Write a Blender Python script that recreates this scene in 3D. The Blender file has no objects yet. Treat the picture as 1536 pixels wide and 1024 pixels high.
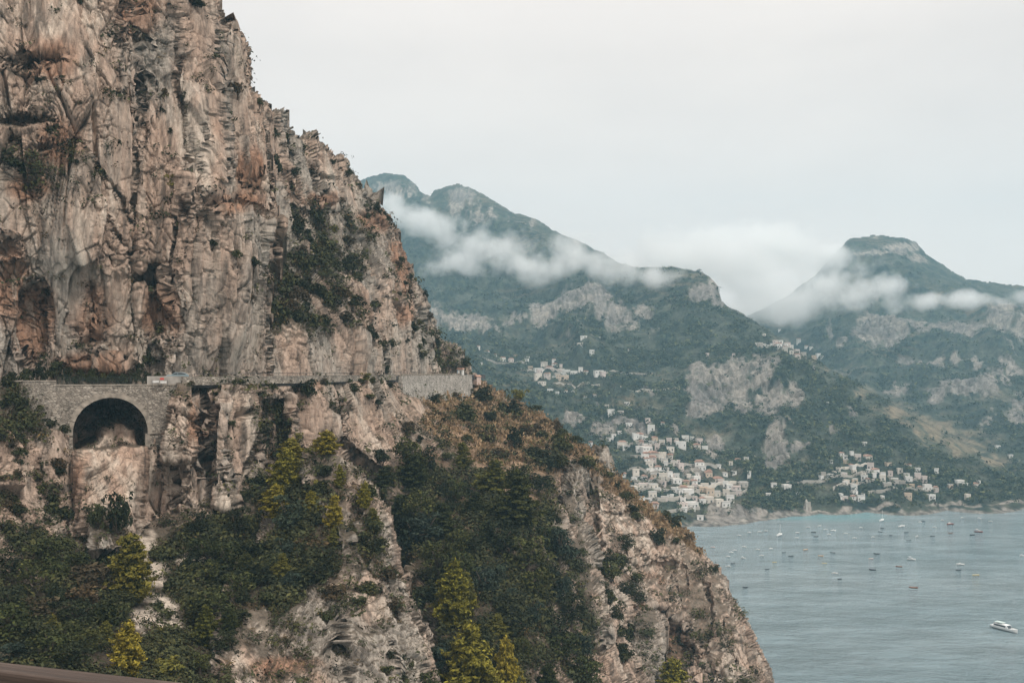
import bpy, bmesh, math, random
import numpy as np
from mathutils import Vector, Matrix

random.seed(7)
rng = np.random.default_rng(11)
SC = bpy.context.scene
COL = SC.collection
F = 1493.0; CX = 768.0; HY = 555.0; H = 120.0      # photo geometry: focal length in photo pixels, horizon row, eye height above the sea

def un(px, py, Y):
    return Vector((Y*(px-CX)/F, Y, H + Y*(HY-py)/F))

# ------------------------------------------------------------------ noise
_perm = rng.permutation(256).astype(np.int32)
_perm = np.concatenate([_perm, _perm, _perm])
_g = rng.normal(size=(256, 3)).astype(np.float32)
_g /= np.linalg.norm(_g, axis=1, keepdims=True)
_r01 = rng.random((4, 256)).astype(np.float32)

def hsh(ix, iy, iz):
    return _perm[_perm[_perm[ix & 255] + (iy & 255)] + (iz & 255)]

def pn(x, y, z):
    x = np.asarray(x, np.float32); y = np.asarray(y, np.float32); z = np.asarray(z, np.float32)
    x, y, z = np.broadcast_arrays(x, y, z)
    fx = np.floor(x); fy = np.floor(y); fz = np.floor(z)
    ix = fx.astype(np.int32); iy = fy.astype(np.int32); iz = fz.astype(np.int32)
    x = x-fx; y = y-fy; z = z-fz
    u = x*x*x*(x*(x*6-15)+10); v = y*y*y*(y*(y*6-15)+10); w = z*z*z*(z*(z*6-15)+10)
    def c(a, b, d):
        g = _g[hsh(ix+a, iy+b, iz+d)]
        return g[..., 0]*(x-a)+g[..., 1]*(y-b)+g[..., 2]*(z-d)
    a0 = c(0,0,0); a1 = c(1,0,0); b0 = c(0,1,0); b1 = c(1,1,0)
    p = a0+u*(a1-a0); q = b0+u*(b1-b0); lo = p+v*(q-p)
    a0 = c(0,0,1); a1 = c(1,0,1); b0 = c(0,1,1); b1 = c(1,1,1)
    p = a0+u*(a1-a0); q = b0+u*(b1-b0); hi = p+v*(q-p)
    return (lo+w*(hi-lo))*1.5

def fbm(x, y, z, o=4, gain=.5):
    s = 0; a = 1.0; t = 0
    for i in range(o):
        k = 2.03**i
        s = s + a*pn(x*k+17.3*i, y*k+5.1*i, z*k+9.7*i); t += a; a *= gain
    return s/t

def ridged(x, y, z, o=3):
    s = 0; a = 1.0; t = 0
    for i in range(o):
        k = 2.1**i
        s = s + a*(1-np.abs(pn(x*k+3.3*i, y*k+7.1*i, z*k+1.7*i))*2); t += a; a *= .5
    return s/t

def worley(x, y, z):
    """cell-constant randoms, F1, F2 and a randomly tilted plane per cell"""
    shp = x.shape
    x = np.asarray(x, np.float32).ravel(); y = np.asarray(y, np.float32).ravel(); z = np.asarray(z, np.float32).ravel()
    ix = np.floor(x).astype(np.int32); iy = np.floor(y).astype(np.int32); iz = np.floor(z).astype(np.int32)
    f1 = np.full(x.shape, 9, np.float32); f2 = f1.copy(); hid = np.zeros(x.shape, np.int32)
    pl = np.zeros(x.shape, np.float32)
    for a in (-1, 0, 1):
        for b in (-1, 0, 1):
            for c in (-1, 0, 1):
                h = hsh(ix+a, iy+b, iz+c)
                dx = x-(ix+a+_r01[0][h]); dy = y-(iy+b+_r01[1][h]); dz = z-(iz+c+_r01[2][h])
                d = dx*dx+dy*dy+dz*dz
                n = d < f1
                f2 = np.where(n, f1, np.minimum(f2, d))
                f1 = np.where(n, d, f1); hid = np.where(n, h, hid)
                g = _g[h]
                pl = np.where(n, g[:, 0]*dx+g[:, 1]*dy+g[:, 2]*dz, pl)
    return (_r01[3][hid].reshape(shp), np.sqrt(f1).reshape(shp), np.sqrt(f2).reshape(shp), pl.reshape(shp))

def sstep(a, b, x):
    t = np.clip((x-a)/(b-a), 0, 1)
    return t*t*(3-2*t)

def sdf(poly, X, Y):
    """signed distance in photo pixels, positive inside"""
    P = np.asarray(poly, np.float32)
    d = np.full(X.shape, 1e18, np.float32); ins = np.zeros(X.shape, bool)
    n = len(P)
    for i in range(n):
        ax, ay = P[i]; bx, by = P[(i+1) % n]
        ex, ey = bx-ax, by-ay
        wx = X-ax; wy = Y-ay
        t = np.clip((wx*ex+wy*ey)/max(ex*ex+ey*ey, 1e-9), 0, 1)
        dx = wx-ex*t; dy = wy-ey*t
        d = np.minimum(d, dx*dx+dy*dy)
        c = (ay > Y) != (by > Y)
        if abs(ey) > 1e-9:
            ins ^= c & (X < ex*(Y-ay)/ey+ax)
    d = np.sqrt(d)
    return np.where(ins, d, -d)

def dline(pts, X, Y):
    d = np.full(X.shape, 1e18, np.float32)
    for (ax, ay), (bx, by) in zip(pts[:-1], pts[1:]):
        ex, ey = bx-ax, by-ay
        wx = X-ax; wy = Y-ay
        t = np.clip((wx*ex+wy*ey)/max(ex*ex+ey*ey, 1e-9), 0, 1)
        dx = wx-ex*t; dy = wy-ey*t
        d = np.minimum(d, dx*dx+dy*dy)
    return np.sqrt(d)

def rbf(ctrl, X, Y):
    """smooth interpolation of distance through (px, py, Y) points"""
    C = np.asarray(ctrl, np.float64); n = len(C)
    S = 300.0
    p = C[:, :2]/S; v = C[:, 2]
    D = np.linalg.norm(p[:, None]-p[None], axis=2)
    A = np.zeros((n+3, n+3)); A[:n, :n] = D + np.eye(n)*1e-3*0; A[:n, n] = 1; A[:n, n+1:] = p
    A[n, :n] = 1; A[n+1:, :n] = p.T
    w = np.linalg.solve(A, np.concatenate([v, [0, 0, 0]]))
    out = np.full(X.shape, w[n], np.float64)+w[n+1]*X/S+w[n+2]*Y/S
    for i in range(n):
        out += w[i]*np.sqrt((X/S-p[i, 0])**2+(Y/S-p[i, 1])**2)
    return out.astype(np.float32)

# ------------------------------------------------------------------ objects
def tag(o, label=None, cat=None, group=None, kind=None):
    if label: o['label'] = label
    if cat: o['category'] = cat
    if group: o['group'] = group
    if kind: o['kind'] = kind
    return o

def link_mesh(name, verts, faces, mat=None, parent=None, smooth=False, col=None, mats=None, mi=None):
    me = bpy.data.meshes.new(name)
    if isinstance(faces, np.ndarray):
        n = len(faces); k = faces.shape[1]
        verts = np.asarray(verts, np.float32)
        me.vertices.add(len(verts)); me.vertices.foreach_set('co', verts.ravel())
        me.loops.add(n*k); me.loops.foreach_set('vertex_index', faces.astype(np.int32).ravel())
        me.polygons.add(n); me.polygons.foreach_set('loop_start', np.arange(0, n*k, k, dtype=np.int32))
        if smooth: me.polygons.foreach_set('use_smooth', np.ones(n, bool))
        me.update(calc_edges=True)
    else:
        me.from_pydata([tuple(v) for v in verts], [], faces)
        if smooth:
            for p in me.polygons: p.use_smooth = True
    if col is not None:
        a = me.color_attributes.new('Col', 'FLOAT_COLOR', 'POINT')
        c = np.ones((len(me.vertices), 4), np.float32); c[:, :3] = col
        a.data.foreach_set('color', c.ravel())
    for m in (mats or ([mat] if mat else [])): me.materials.append(m)
    if mi is not None: me.polygons.foreach_set('material_index', np.asarray(mi, np.int32))
    o = bpy.data.objects.new(name, me); COL.objects.link(o)
    if parent: o.parent = parent
    return o

def empty(name, loc, rz=0.0, s=1.0):
    o = bpy.data.objects.new(name, None); COL.objects.link(o)
    o.location = loc; o.rotation_euler = (0, 0, rz); o.scale = (s, s, s)
    o.empty_display_size = .5
    return o

def copy_tree(o, parent=None):
    c = o.copy(); COL.objects.link(c)
    if parent is not None: c.parent = parent
    for ch in list(o.children): copy_tree(ch, c)
    return c

class MB:
    """collects boxes, prisms and tubes into one mesh"""
    def __init__(s): s.v = []; s.f = []; s.m = []
    def add(s, vs, fs, m=0):
        b = len(s.v); s.v += [tuple(v) for v in vs]
        for f in fs: s.f.append(tuple(b+i for i in f)); s.m.append(m)
    def box(s, x0, x1, y0, y1, z0, z1, m=0, fr=None):
        vs = [Vector((x, y, z)) for z in (z0, z1) for y in (y0, y1) for x in (x0, x1)]
        if fr: vs = [fr @ v for v in vs]
        s.add(vs, [(0,2,3,1),(4,5,7,6),(0,1,5,4),(2,6,7,3),(0,4,6,2),(1,3,7,5)], m)
    def prism(s, prof, y0, y1, m=0, fr=None):
        """profile in (x, z), extruded along y"""
        n = len(prof)
        vs = [Vector((x, y0, z)) for x, z in prof]+[Vector((x, y1, z)) for x, z in prof]
        if fr: vs = [fr @ v for v in vs]
        s.add(vs, [tuple(range(n)), tuple(range(2*n-1, n-1, -1))]+[(i, n+i, n+(i+1) % n, (i+1) % n) for i in range(n)], m)
    def tube(s, pts, rad, n=6, m=0):
        pts = [Vector(p) for p in pts]; b = len(s.v)
        for i, p in enumerate(pts):
            d = (pts[min(i+1, len(pts)-1)]-pts[max(i-1, 0)]).normalized()
            a = d.orthogonal().normalized(); c = d.cross(a)
            r = rad[i] if hasattr(rad, '__len__') else rad
            for k in range(n):
                t = 2*math.pi*k/n
                s.v.append(tuple(p+a*(r*math.cos(t))+c*(r*math.sin(t))))
        for i in range(len(pts)-1):
            for k in range(n):
                q = (k+1) % n
                s.f.append((b+i*n+k, b+i*n+q, b+(i+1)*n+q, b+(i+1)*n+k)); s.m.append(m)
        e = b+(len(pts)-1)*n
        s.f.append(tuple(b+k for k in range(n-1, -1, -1))); s.m.append(m)
        s.f.append(tuple(e+k for k in range(n))); s.m.append(m)
    def build(s, name, mats, parent=None, smooth=False):
        mats = mats if isinstance(mats, (list, tuple)) else [mats]
        return link_mesh(name, s.v, s.f, None, parent, smooth, mats=mats, mi=s.m)

# ------------------------------------------------------------------ materials
def mat(name):
    m = bpy.data.materials.new(name); m.use_nodes = True
    nt = m.node_tree; nt.nodes.clear()
    out = nt.nodes.new('ShaderNodeOutputMaterial'); b = nt.nodes.new('ShaderNodeBsdfPrincipled')
    nt.links.new(b.outputs[0], out.inputs[0])
    return m, nt, b

def N(nt, t, **kw):
    n = nt.nodes.new(t)
    for k, v in kw.items():
        if k in n.inputs: n.inputs[k].default_value = v
        else: setattr(n, k, v)
    return n

def mixc(nt, a, b, fac, mode='MIX'):
    n = nt.nodes.new('ShaderNodeMix'); n.data_type = 'RGBA'; n.blend_type = mode
    for s, v in ((0, fac), (6, a), (7, b)):
        if isinstance(v, bpy.types.NodeSocket): nt.links.new(v, n.inputs[s])
        elif s == 0: n.inputs[0].default_value = v
        else: n.inputs[s].default_value = (*v, 1)
    return n.outputs[2]

def ramp(nt, src, stops):
    n = nt.nodes.new('ShaderNodeValToRGB'); e = n.color_ramp.elements
    while len(e) < len(stops): e.new(.5)
    for i, (p, c) in enumerate(stops):
        e[i].position = p; e[i].color = (*c, 1) if hasattr(c, '__len__') else (c, c, c, 1)
    nt.links.new(src, n.inputs[0]); return n.outputs[0]

def simple(name, c, rough=.7, noise=.25, scale=3.0, metal=0.0, spec=.3, bump=0.0):
    m, nt, b = mat(name)
    tc = N(nt, 'ShaderNodeTexCoord')
    no = N(nt, 'ShaderNodeTexNoise', Scale=scale, Detail=5.0); nt.links.new(tc.outputs['Object'], no.inputs['Vector'])
    f = ramp(nt, no.outputs[0], [(.3, 1-noise), (.7, 1+noise*.6)])
    nt.links.new(mixc(nt, c, f, 1.0, 'MULTIPLY'), b.inputs['Base Color'])
    b.inputs['Roughness'].default_value = rough; b.inputs['Metallic'].default_value = metal
    b.inputs['Specular IOR Level'].default_value = spec
    if bump:
        bu = N(nt, 'ShaderNodeBump', Strength=bump, Distance=.05); nt.links.new(no.outputs[0], bu.inputs['Height'])
        nt.links.new(bu.outputs[0], b.inputs['Normal'])
    return m

def rock_material(name, s=1.0, bump=.65):
    m, nt, b = mat(name)
    at = N(nt, 'ShaderNodeAttribute', attribute_name='Col')
    tc = N(nt, 'ShaderNodeTexCoord')
    mp = N(nt, 'ShaderNodeMapping'); mp.inputs['Scale'].default_value = (.8/s, .8/s, .24/s)
    nt.links.new(tc.outputs['Object'], mp.inputs['Vector'])
    n1 = N(nt, 'ShaderNodeTexNoise', Scale=1.0, Detail=9.0, Roughness=.66); nt.links.new(mp.outputs[0], n1.inputs['Vector'])
    n2 = N(nt, 'ShaderNodeTexNoise', Scale=4.0/s, Detail=6.0, Roughness=.7); nt.links.new(tc.outputs['Object'], n2.inputs['Vector'])
    f = ramp(nt, n1.outputs[0], [(.34, .47), (.5, .98), (.66, 1.25)])
    g = ramp(nt, n2.outputs[0], [(.35, .84), (.65, 1.12)])
    c = mixc(nt, mixc(nt, at.outputs['Color'], f, 1.0, 'MULTIPLY'), g, 1.0, 'MULTIPLY')
    # hairline joints with grime in them, broken up so they come and go
    wv = N(nt, 'ShaderNodeVectorMath', operation='MULTIPLY_ADD'); nt.links.new(n1.outputs['Color'], wv.inputs[0]); wv.inputs[1].default_value = (1.3, 1.3, .5); nt.links.new(mp.outputs[0], wv.inputs[2])
    vo = N(nt, 'ShaderNodeTexVoronoi', Scale=.9, feature='DISTANCE_TO_EDGE'); nt.links.new(wv.outputs[0], vo.inputs['Vector'])
    jo = ramp(nt, vo.outputs['Distance'], [(.0, .42), (.05, .9), (.10, 1.0)])
    c = mixc(nt, c, jo, ramp(nt, n2.outputs[0], [(.4, 0.15), (.6, 0.85)]), 'MULTIPLY')
    nt.links.new(c, b.inputs['Base Color'])
    b.inputs['Roughness'].default_value = .92; b.inputs['Specular IOR Level'].default_value = .15
    ad = N(nt, 'ShaderNodeMath', operation='ADD'); nt.links.new(n1.outputs[0], ad.inputs[0]); nt.links.new(n2.outputs[0], ad.inputs[1])
    bu = N(nt, 'ShaderNodeBump', Strength=bump, Distance=.5*s); nt.links.new(ad.outputs[0], bu.inputs['Height'])
    nt.links.new(bu.outputs[0], b.inputs['Normal'])
    return m

def leaf_material(name):
    m, nt, b = mat(name)
    at = N(nt, 'ShaderNodeAttribute', attribute_name='Col')
    oi = N(nt, 'ShaderNodeObjectInfo')
    f = ramp(nt, oi.outputs['Random'], [(0, (.72, .78, .7)), (.5, (1, 1, 1)), (1, (1.25, 1.15, .95))])
    nt.links.new(mixc(nt, at.outputs['Color'], f, 1.0, 'MULTIPLY'), b.inputs['Base Color'])
    b.inputs['Roughness'].default_value = .75; b.inputs['Specular IOR Level'].default_value = .12
    return m

def masonry(name, c1, c2, c3, size=(.55, .32)):
    """irregular rubble masonry: stone cells, joints, weathering"""
    m, nt, b = mat(name)
    tc = N(nt, 'ShaderNodeTexCoord')
    mp = N(nt, 'ShaderNodeMapping'); mp.inputs['Scale'].default_value = (1/size[0], 1/size[0], 1/size[1])
    nt.links.new(tc.outputs['Object'], mp.inputs['Vector'])
    v = N(nt, 'ShaderNodeTexVoronoi', Scale=1.0); nt.links.new(mp.outputs[0], v.inputs['Vector'])
    ve = N(nt, 'ShaderNodeTexVoronoi', Scale=1.0, feature='DISTANCE_TO_EDGE'); nt.links.new(mp.outputs[0], ve.inputs['Vector'])
    sx = N(nt, 'ShaderNodeSeparateColor'); nt.links.new(v.outputs['Color'], sx.inputs[0])
    c = ramp(nt, sx.outputs[0], [(0, c1), (.5, c2), (1, c3)])
    no = N(nt, 'ShaderNodeTexNoise', Scale=.5, Detail=6.0, Roughness=.65); nt.links.new(tc.outputs['Object'], no.inputs['Vector'])
    c = mixc(nt, c, ramp(nt, no.outputs[0], [(.3, .55), (.65, 1.15)]), 1.0, 'MULTIPLY')
    j = ramp(nt, ve.outputs['Distance'], [(.03, .45), (.12, 1.0)])
    nt.links.new(mixc(nt, c, j, 1.0, 'MULTIPLY'), b.inputs['Base Color'])
    b.inputs['Roughness'].default_value = .9; b.inputs['Specular IOR Level'].default_value = .15
    bu = N(nt, 'ShaderNodeBump', Strength=.8, Distance=.12); nt.links.new(ve.outputs['Distance'], bu.inputs['Height'])
    nt.links.new(bu.outputs[0], b.inputs['Normal'])
    return m

M = {}
M['rock'] = rock_material('limestone')
M['hill'] = rock_material('hillside', s=7.0, bump=.8)
M['leaf'] = leaf_material('foliage')
M['bark'] = simple('bark', (.10, .075, .055), .9, .4, 4.0)

# ------------------------------------------------------------------ terrain sheets
class Sheet:
    """One rock mass: real distances through control points, outline rounded away
    from the eye, then displaced along its own normals in metres."""
    def __init__(s, name, poly, ctrl, step=1.2, rnd=26, rdepth=14, jag=5.0, pushes=(), lines=(), caves=(),
                 detail='rock', amp=1.0, colour=None, back=30, jsc=.05, mat=None, blocky=None, rmask=None, amask=None):
        s.step = step; s.poly = poly
        P = np.asarray(poly, float)
        x0, y0 = P.min(0)-8; x1, y1 = P.max(0)+8
        s.x0, s.y0 = x0, y0
        nx = int((x1-x0)/step)+1; ny = int((y1-y0)/step)+1
        X, Yp = np.meshgrid((x0+np.arange(nx)*step).astype(np.float32), (y0+np.arange(ny)*step).astype(np.float32))
        D = sdf(poly, X, Yp)
        jn = fbm(X*jsc, Yp*jsc, np.float32(3.7)+0*X, 5, .6)
        D = D+jag*jn*2
        dep = rbf(ctrl, X, Yp)
        e = np.clip(1-D/rnd, 0, 1)
        dep = dep+rdepth*(1-np.sqrt(1-np.minimum(e, .999)**2))*(rmask(X, Yp) if rmask else 1)
        for poly2, dy, soft in pushes:
            dep = dep+dy*sstep(-soft/2, soft/2, sdf(poly2, X, Yp)+jn*3)
        wx = X+7*pn(X*.03, Yp*.03, 0*X+8.1)+4.5*fbm(X*.12, Yp*.12, 0*X+1.1, 4)
        wy = Yp+6*pn(X*.04, Yp*.04, 0*X+4.4)+5*fbm(X*.12, Yp*.12, 0*X+6.1, 4)
        wob = np.clip(.75+1.2*pn(X*.035, Yp*.035, 0*X+2.2), .05, 1.4)
        for pts, w, dy in lines:
            dep = dep+dy*wob*np.exp(-(dline(pts, wx, wy)/(w*.8))**2)
        s.cavem = np.zeros_like(dep)
        for cx, cy, rx, ry, dy in caves:
            k = (((wx-cx)/rx)**2+((wy-cy)/ry)**2)*(1+.9*jn)
            up = np.where(wy < cy, 3.0, .9)
            g = 1-sstep(.55, 1.25, k**.5*np.where(wy < cy, 1.0, .85))
            dep = dep+dy*g; s.cavem = np.maximum(s.cavem, g)
        s.X, s.Yp, s.D = X, Yp, D
        Pw = np.stack([dep*(X-CX)/F, dep, H+dep*(HY-Yp)/F], -1).astype(np.float32)
        nrm = s.normals(Pw)
        if detail == 'rock':
            d = rock_disp(Pw, amp, nrm, blocky(X, Yp) if blocky else None)
            d = d*sstep(-4, 4, D)
            if amask: d = d*amask(X, Yp)
            Pw = Pw+nrm*d[..., None]
        elif detail == 'hill':
            s.colfield = hill_fields(Pw, X, Yp, nrm)
            s.colfield['d'] *= .15+.85*sstep(0, 45, D)
            Pw = Pw+np.stack([0*dep, -s.colfield['d']*.6, s.colfield['d']*.8], -1)
        s.P = Pw; s.n = s.normals(Pw)
        s.col = colour(s)
        ok = D > 0
        q = ok[:-1, :-1] & ok[1:, :-1] & ok[:-1, 1:] & ok[1:, 1:]
        s.ok = ok
        idx = np.arange(nx*ny).reshape(ny, nx)
        quads = np.stack([idx[:-1, :-1][q], idx[1:, :-1][q], idx[1:, 1:][q], idx[:-1, 1:][q]], -1)
        # rim: carry the boundary edges back, away from the eye, so the mass has thickness
        ed = np.concatenate([quads[:, [0, 1]], quads[:, [1, 2]], quads[:, [2, 3]], quads[:, [3, 0]]])
        key = np.sort(ed, 1); k1 = key[:, 0].astype(np.int64)*(nx*ny)+key[:, 1]
        u, inv, cnt = np.unique(k1, return_inverse=True, return_counts=True)
        be = ed[cnt[inv] == 1]
        vs = Pw.reshape(-1, 3); cs = s.col.reshape(-1, 3)
        bv = np.unique(be)
        mp = {}; extra = []; ecol = []
        base = nx*ny
        lut = np.full(nx*ny, -1, np.int64); lut[bv] = np.arange(len(bv))
        dirv = vs[bv]-np.array([0, 0, H], np.float32)
        dirv /= np.linalg.norm(dirv, axis=1, keepdims=True)
        g = np.array([0, 0, -1.0], np.float32)
        rim1 = vs[bv]+dirv*back*.35+g*back*.06
        rim2 = vs[bv]+dirv*back+g*back*.45
        i1 = base+lut; i2 = base+len(bv)+lut
        f1 = np.stack([be[:, 1], be[:, 0], i1[be[:, 0]], i1[be[:, 1]]], -1)
        f2 = np.stack([i1[be[:, 1]], i1[be[:, 0]], i2[be[:, 0]], i2[be[:, 1]]], -1)
        V = np.concatenate([vs, rim1, rim2]); C = np.concatenate([cs, cs[bv], cs[bv]])
        Fq = np.concatenate([quads, f1, f2])
        used = np.unique(Fq); re = np.full(len(V), -1, np.int64); re[used] = np.arange(len(used))
        s.o = link_mesh(name, V[used], re[Fq], mat or M['rock'], smooth=True, col=C[used])
        tag(s.o, kind='structure')
    @staticmethod
    def normals(P):
        dx = np.gradient(P, axis=1); dy = np.gradient(P, axis=0)
        n = np.cross(dy, dx)
        n /= np.maximum(np.linalg.norm(n, axis=-1, keepdims=True), 1e-9)
        return n
    def inside(s, px, py):
        j = int(round((px-s.x0)/s.step)); i = int(round((py-s.y0)/s.step))
        return 0 <= i < s.ok.shape[0] and 0 <= j < s.ok.shape[1] and bool(s.ok[i, j])
    def at(s, px, py):
        j = min(max(int(round((px-s.x0)/s.step)), 0), s.ok.shape[1]-1)
        i = min(max(int(round((py-s.y0)/s.step)), 0), s.ok.shape[0]-1)
        return Vector(s.P[i, j].tolist()), Vector(s.n[i, j].tolist())

def rock_disp(P, amp, nrm=None, blocky=None):
    x, y, z = P[..., 0], P[..., 1], P[..., 2]
    wx = pn(x/10, y/10, z/34)*1.3; wy = pn(x/10+31, y/10, z/34)*1.3; wz = pn(x/7, y/7+57, z/12)*1.2
    x = x+wx; y = y+wy; z = z+wz
    m = sstep(-.2, .3, fbm(x/45, y/45, z/32, 2))           # bedded and blocky here, fluted there
    if blocky is not None: m = np.clip(.4*m+.8*blocky-.1, 0, 1)
    d = 2.6*fbm(x/26, y/26, z/70, 3)
    b1 = pn(x/15+7, y/15, z/90)                              # tall buttresses with steep sides
    d = d+3.8*np.sign(b1)*np.abs(b1)**.75*(.6+.4*sstep(-.3, .3, pn(x/40, y/40+9, z/40)))
    r, f1, f2, pl = worley(x/6.5, y/6.5, z/34)              # great leaning slabs with clefts between them
    cleft = 1-sstep(0, .07, f2-f1)
    d = d+pl*1.9+(r-.5)*2.7-2.2*cleft*sstep(-.2, .3, pn(x/17+3, y/17, z/30))
    d = d+1.5*(ridged(x/5.0, y/5.0, z/70, 3)-.45)*(1-.45*m)
    d = d+.6*(ridged(x/1.9, y/1.9, z/26, 2)-.45)*(1-.5*m)
    r, f1, f2, pl = worley(x/2.3, y/2.3, z/(8.0-3.6*m))
    fine = sstep(-.25, .25, fbm(x/12, y/12, z/22, 3))        # broken rock here, clean faces there
    d = d+((r-.5)*.8+pl*.5-.8*(1-sstep(0, .09, f2-f1)))*(.25+.65*fine)
    r, f1, f2, pl = worley(x/.95, y/.95, z/(1.8-.7*m))
    d = d+((r-.5)*.34+pl*.2-.22*(1-sstep(0, .12, f2-f1)))*fine
    st = (z/2.3+.5*pn(x/20, y/20, z/9)) % 1.0                # bedding ledges: undercut steps
    d = d+.13*(sstep(0, .75, st)-sstep(.85, 1, st))*m*sstep(-.1, .3, pn(x/12, y/12, z/7))
    d = d+.14*fbm(x/.8, y/.8, z/1.1, 2)*fine
    if nrm is not None:                                     # gentle slopes: rubble and hummocks instead of ribs
        k = sstep(.55, .85, nrm[..., 2]+.15*pn(x/8, y/8, z/8))
        r, f1, f2, pl = worley(P[..., 0]/2.6, P[..., 1]/2.6, P[..., 2]/2.6)
        e = 1.6*fbm(P[..., 0]/11, P[..., 1]/11, P[..., 2]/11, 4)+.9*(r > .72)*np.maximum(0, .55-f1)+.25*fbm(P[..., 0]/1.2, P[..., 1]/1.2, P[..., 2]/1.2, 3)
        d = d*(1-k)+e*k
    return (d*amp).astype(np.float32)

def lerp(a, b, t):
    return a+(b-a)*t[..., None]

C3 = lambda *c: np.array(c, np.float32)
PINK, CREAM, GREY, RUST, STAIN = C3(.415, .30, .23), C3(.555, .47, .385), C3(.345, .31, .265), C3(.33, .17, .10), C3(.085, .072, .06)
SOIL, DRY, MOSS = C3(.065, .05, .034), C3(.30, .205, .135), C3(.075, .075, .035)

def rock_colour(s, rust=(), grey=0.0, dry=(), soil=(), pale=()):
    x, y, z = s.P[..., 0], s.P[..., 1], s.P[..., 2]
    a = fbm(x/14, y/14, z/38, 4); b = fbm(x/6+40, y/6, z/24, 4); c = fbm(x/2.2, y/2.2+70, z/16, 4)
    col = lerp(np.broadcast_to(PINK, s.P.shape), CREAM, sstep(-.1, .5, b))
    col = lerp(col, GREY, sstep(-.22+.0, .28, a-.12*s.n[..., 0]+grey)*.9)
    rr = np.zeros_like(x)
    for cx, cy, rx, ry in rust:
        rr = np.maximum(rr, 1-sstep(.5, 1.3, np.sqrt(((s.X-cx)/rx)**2+((s.Yp-cy)/ry)**2)+b*.6))
    rr = np.maximum(rr, sstep(.3, .6, fbm(x/9+11, y/9, z/14, 3))*.55)
    col = lerp(col, RUST, rr*.75)
    for poly in pale:
        col = lerp(col, lerp(np.broadcast_to(CREAM, col.shape), PINK*1.05, sstep(-.25, .3, fbm(x/3+4, y/3, z/26, 4))), sstep(-12, 14, sdf(poly, s.X, s.Yp)+b*22)*.8)
    col = lerp(col, STAIN, sstep(.12, .42, c)*.72)
    col = lerp(col, CREAM*1.08, sstep(.22, .55, fbm(x/1.6+9, y/1.6, z/9, 3))*.55)
    nz = s.n[..., 2]+.25*fbm(x/4, y/4, z/4, 3)
    col = lerp(col, SOIL, sstep(.5, .8, nz)*.8)
    for poly, k in soil:
        col = lerp(col, SOIL*(1+.5*b[..., None]), sstep(-20, 25, sdf(poly, s.X, s.Yp)+a*45)*k*sstep(-.05, .45, nz))
    for poly, k in dry:
        col = lerp(col, lerp(np.broadcast_to(DRY, col.shape), DRY*.6, sstep(-.3, .4, b)), sstep(-14, 16, sdf(poly, s.X, s.Yp)+a*30)*k*sstep(-.15, .3, nz))
    for poly in BARE:
        col = lerp(col, lerp(np.broadcast_to(CREAM*.9, col.shape), SOIL, sstep(0, .3, b)), sstep(-8, 10, sdf(poly, s.X, s.Yp)+a*25+c*14))
    return np.clip(col, .01, .8)
BARE = [[(200,795),(226,800),(238,850),(268,900),(275,945),(215,965),(190,930),(212,870)], [(275,838),(315,830),(320,868),(292,872)], [(240,1000),(270,990),(270,1010)]]

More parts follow.
